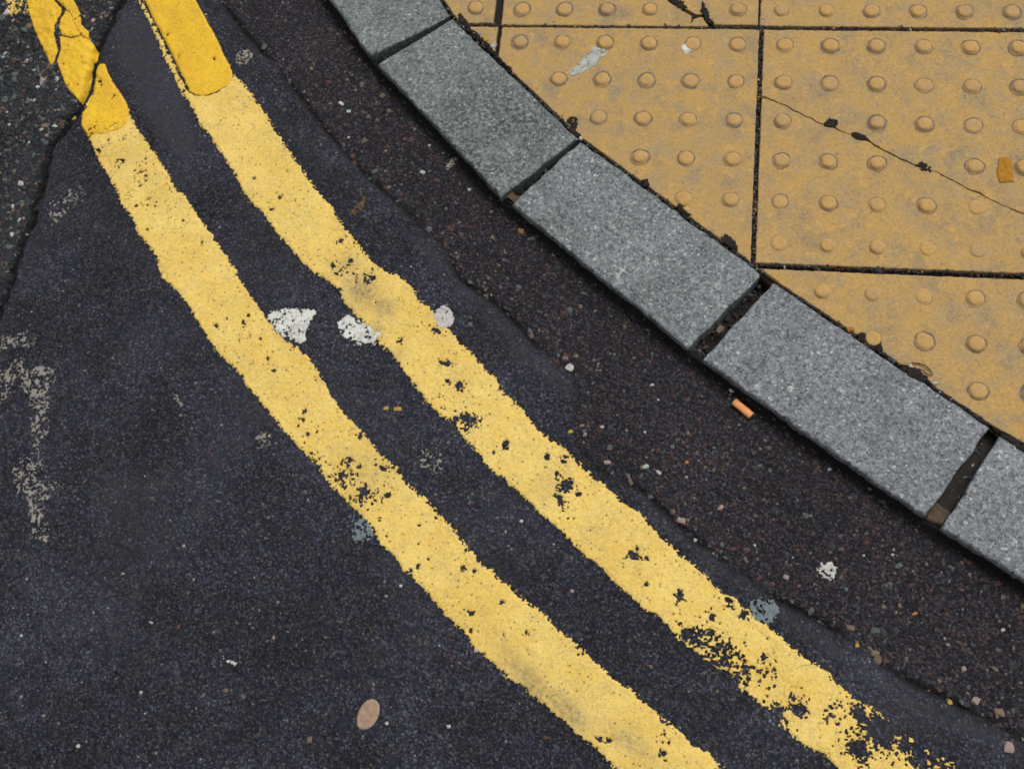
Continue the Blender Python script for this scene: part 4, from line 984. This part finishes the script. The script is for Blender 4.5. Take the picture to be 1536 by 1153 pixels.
PEBW = [(-848.1,64.9),(-833.8,50.5),(-800.9,41.5),(-446.6,-360.3),(-454.5,-346.6),(-439.7,-342.8),(-332.4,-496.6),(-314.1,-503.7),(-277.6,-487.2),(-381.8,-473.6),(-383.9,-494.6),(-395.0,-444.8),(-437.4,-454.3),(-280.4,-567.3),(-260.9,-590.9),(-330.8,-379.3),(-222.6,-382.5),(-143.6,-631.4),(-32.8,-689.5),(-62.8,-688.9),(-32.9,-718.3),(-54.6,-709.7),(14.9,-664.6),(120.3,-675.2),(55.7,-767.1),(111.9,-775.0),(85.3,-763.5),(121.8,-814.2),(-685.4,-437.0),(-702.0,-437.0),(-1048.3,-929.9),(-977.3,-854.8),(-983.8,-762.8),(-861.4,-841.2),(-645.6,-684.6),(-534.3,-759.6),(-639.2,-861.0),(-558.4,-857.2),(-737.4,-891.3),(-617.7,-844.9),(-416.6,-672.4),(-492.8,-584.4),(-700.0,-54.6),(-624.0,-82.1),(-695.8,-7.4),(-848.2,169.5),(-538.6,-148.6),(-1301.7,32.9)]
for i, (q, c) in enumerate(zip(PEB, PEBW)):
    _, rx, ry, rz, col, lb = q
    z = float(road_z(np.array([c[0]]), np.array([c[1]]))[0])
    if 'outer yellow' in lb and 'edge' in lb: z += 1
    tag(stone('paint_chip' if 'flake' in lb or 'crumb left' in lb else 'stone_chip', c[0], c[1], z + rz * .15, rx * .85, ry * .8, rz * .55, rng.uniform(-.6, .6), col, None, i % 3), lb, 'paint chip' if 'flake' in lb or 'crumb left' in lb else 'stone chip', 'loose chips on the road')
# crumbs in the joints
CR = [((-150,0),0)]
JC = [(-242.5,-297.3),(-707.5,202.8),(-610.2,159.9),(-460.3,-4.6),(-302.7,-110.2),(-68.7,-292.9),(8.2,-340.9),(39.3,-364.6),(-624.3,172.2)]
JI = [(TAN,7,5.5,4,-9,'cream pebble lodged in the dark joint between two kerb stones'), (RED,6,5,4,-4,'red brown crumb in the uppermost kerb joint'),
      (WHITE,4.5,6,3,-1,'white chip between kerb and paving near the top slab corner'), (WHITE,3.5,3.5,2.5,0,'white bead at the corner where two kerb stones meet the paving'),
      (YEL,5,2.4,2,1,'thin yellow sliver behind the third kerb stone'), (ORA,6,4,3,1,'orange crumb behind the fourth kerb stone'),
      (WHITE,3,3,2.5,2,'white bead on the dirt clump behind the fourth kerb stone'), (WHITE,3.5,3,2.5,2,'white bead right of the dirt clump behind the fourth kerb stone'),
      (YEL,7,6,3,-1,'yellow brown crumb between kerb and paving near the top')]
for i, (c, (col, rx, ry, rz, z, lb)) in enumerate(zip(JC, JI)):
    tag(stone('stone_chip', c[0], c[1], z, rx, ry, rz, rng.uniform(0, 3), col, None, i % 3), lb, 'stone chip', 'crumbs in the kerb joints')

# twig loops behind the fourth kerb stone
def tube(name, P, r, mat):
    cu = bpy.data.curves.new(name, 'CURVE'); cu.dimensions = '3D'; cu.bevel_depth = r * S; cu.bevel_resolution = 1
    sp = cu.splines.new('POLY'); sp.points.add(len(P) - 1)
    for k, p in enumerate(P): sp.points[k].co = (p[0] * S, p[1] * S, p[2] * S, 1); sp.points[k].radius = 1 - .4 * k / len(P)
    tmp = bpy.data.objects.new(name, cu)
    me = bpy.data.meshes.new_from_object(tmp); bpy.data.objects.remove(tmp)
    return link(name, me, mat)
TW = [(4.0,-341.7),(10.9,-337.5),(19.4,-337.0),(27.9,-340.3),(33.7,-345.7),(37.0,-352.1),(31.9,-353.4),(26.0,-348.0),(19.3,-344.6),(12.4,-347.9),(19.2,-353.2)]
o = tube('root_strand', [(p[0], p[1], 1.6 + .8 * (i % 2)) for i, p in enumerate(TW)], 1.0, M_TWIG)
tag(o, 'curled brown root strand on the dirt behind the fourth kerb stone', 'root')

# beige oval gum
c = [(-665.5,-852.7)][0]
V = []; Fq = []; nn = 28; prof = [(1.0, 0), (.97, .8), (.9, 1.35), (.78, 1.0), (.4, .8), (.12, 1.0)]
for r_, z_ in prof:
    for k in range(nn):
        a = 2 * math.pi * k / nn; j = 1 + .05 * (float(vn(np.array(math.cos(a) * 2 + 5), np.array(math.sin(a) * 2 + 5), 77)) - .5)
        x_, y_ = 13.6 * r_ * j * math.cos(a), 20.5 * r_ * j * math.sin(a)
        t_ = -.35
        V.append((x_ * math.cos(t_) - y_ * math.sin(t_), x_ * math.sin(t_) + y_ * math.cos(t_), z_ + (.5 * float(hsh(k, int(r_ * 50), 8)) if z_ > .9 else 0)))
for r in range(len(prof) - 1):
    for k in range(nn): Fq.append((r * nn + k, r * nn + (k + 1) % nn, (r + 1) * nn + (k + 1) % nn, (r + 1) * nn + k))
me = bpy.data.meshes.new('gum_disc'); me.from_pydata([tuple(q * S for q in p) for p in V], [], Fq + [tuple(range((len(prof) - 1) * nn, len(prof) * nn))])
me.polygons.foreach_set('use_smooth', [True] * len(me.polygons))
o = link('gum_disc', me, M_GUMB); o.location = (c[0] * S, c[1] * S, (float(road_z(np.array([c[0]]), np.array([c[1]]))[0]) - .3) * S)
tag(o, 'beige oval flattened gum alone on the dark road near the bottom', 'chewing gum')

# cigarette end
ca, cb = [(-218.6,-397.8),(-193.9,-417.4)]
cl = math.dist(ca, cb); ang = math.atan2(cb[1] - ca[1], cb[0] - ca[0])
butt = empty('cigarette_butt', ((ca[0] + cb[0]) / 2, (ca[1] + cb[1]) / 2, ZR)); butt.rotation_euler.z = ang
tag(butt, 'orange cigarette end lying on the gutter below the kerb', 'cigarette butt')
def rod(name, x0, x1, r, mat, sq=.85, jit=.25, n=18, rings=6, cap=True):
    V = []; Fq = []
    for i in range(rings):
        for k in range(n):
            a = 2 * math.pi * k / n; t = i / (rings - 1)
            j = 1 + jit * .12 * (float(hsh(k // 3, i, 5)) - .5)
            V.append((x0 + (x1 - x0) * t, r * j * math.cos(a), r * sq * j * math.sin(a) + r * sq + .2))
    for i in range(rings - 1):
        for k in range(n): Fq.append((i * n + k, (i + 1) * n + k, (i + 1) * n + (k + 1) % n, i * n + (k + 1) % n))
    Fq.append(tuple(range(n))); Fq.append(tuple(range((rings - 1) * n, rings * n))[::-1])
    me = bpy.data.meshes.new(name); me.from_pydata([tuple(q * S for q in p) for p in V], [], Fq)
    me.polygons.foreach_set('use_smooth', [True] * (len(me.polygons) - 2) + [False] * 2)
    return link(name, me, mat, butt)
rod('tipping_paper', -cl / 2 + .8, cl / 2 - .8, 5.4, M_ORANGE, sq=.72, jit=1.1, rings=10)
rod('filter', -cl / 2, -cl / 2 + 1.2, 4.9, M_FIBRE, rings=2, jit=1.5)
rod('burnt_end', cl / 2 - 1.2, cl / 2 + .6, 4.6, M_ASH, rings=2, jit=2)
print('objects', len(bpy.data.objects), 'tris', sum(len(p.data.loop_triangles) if p.type == 'MESH' and not p.data.calc_loop_triangles() else 0 for p in bpy.data.objects))
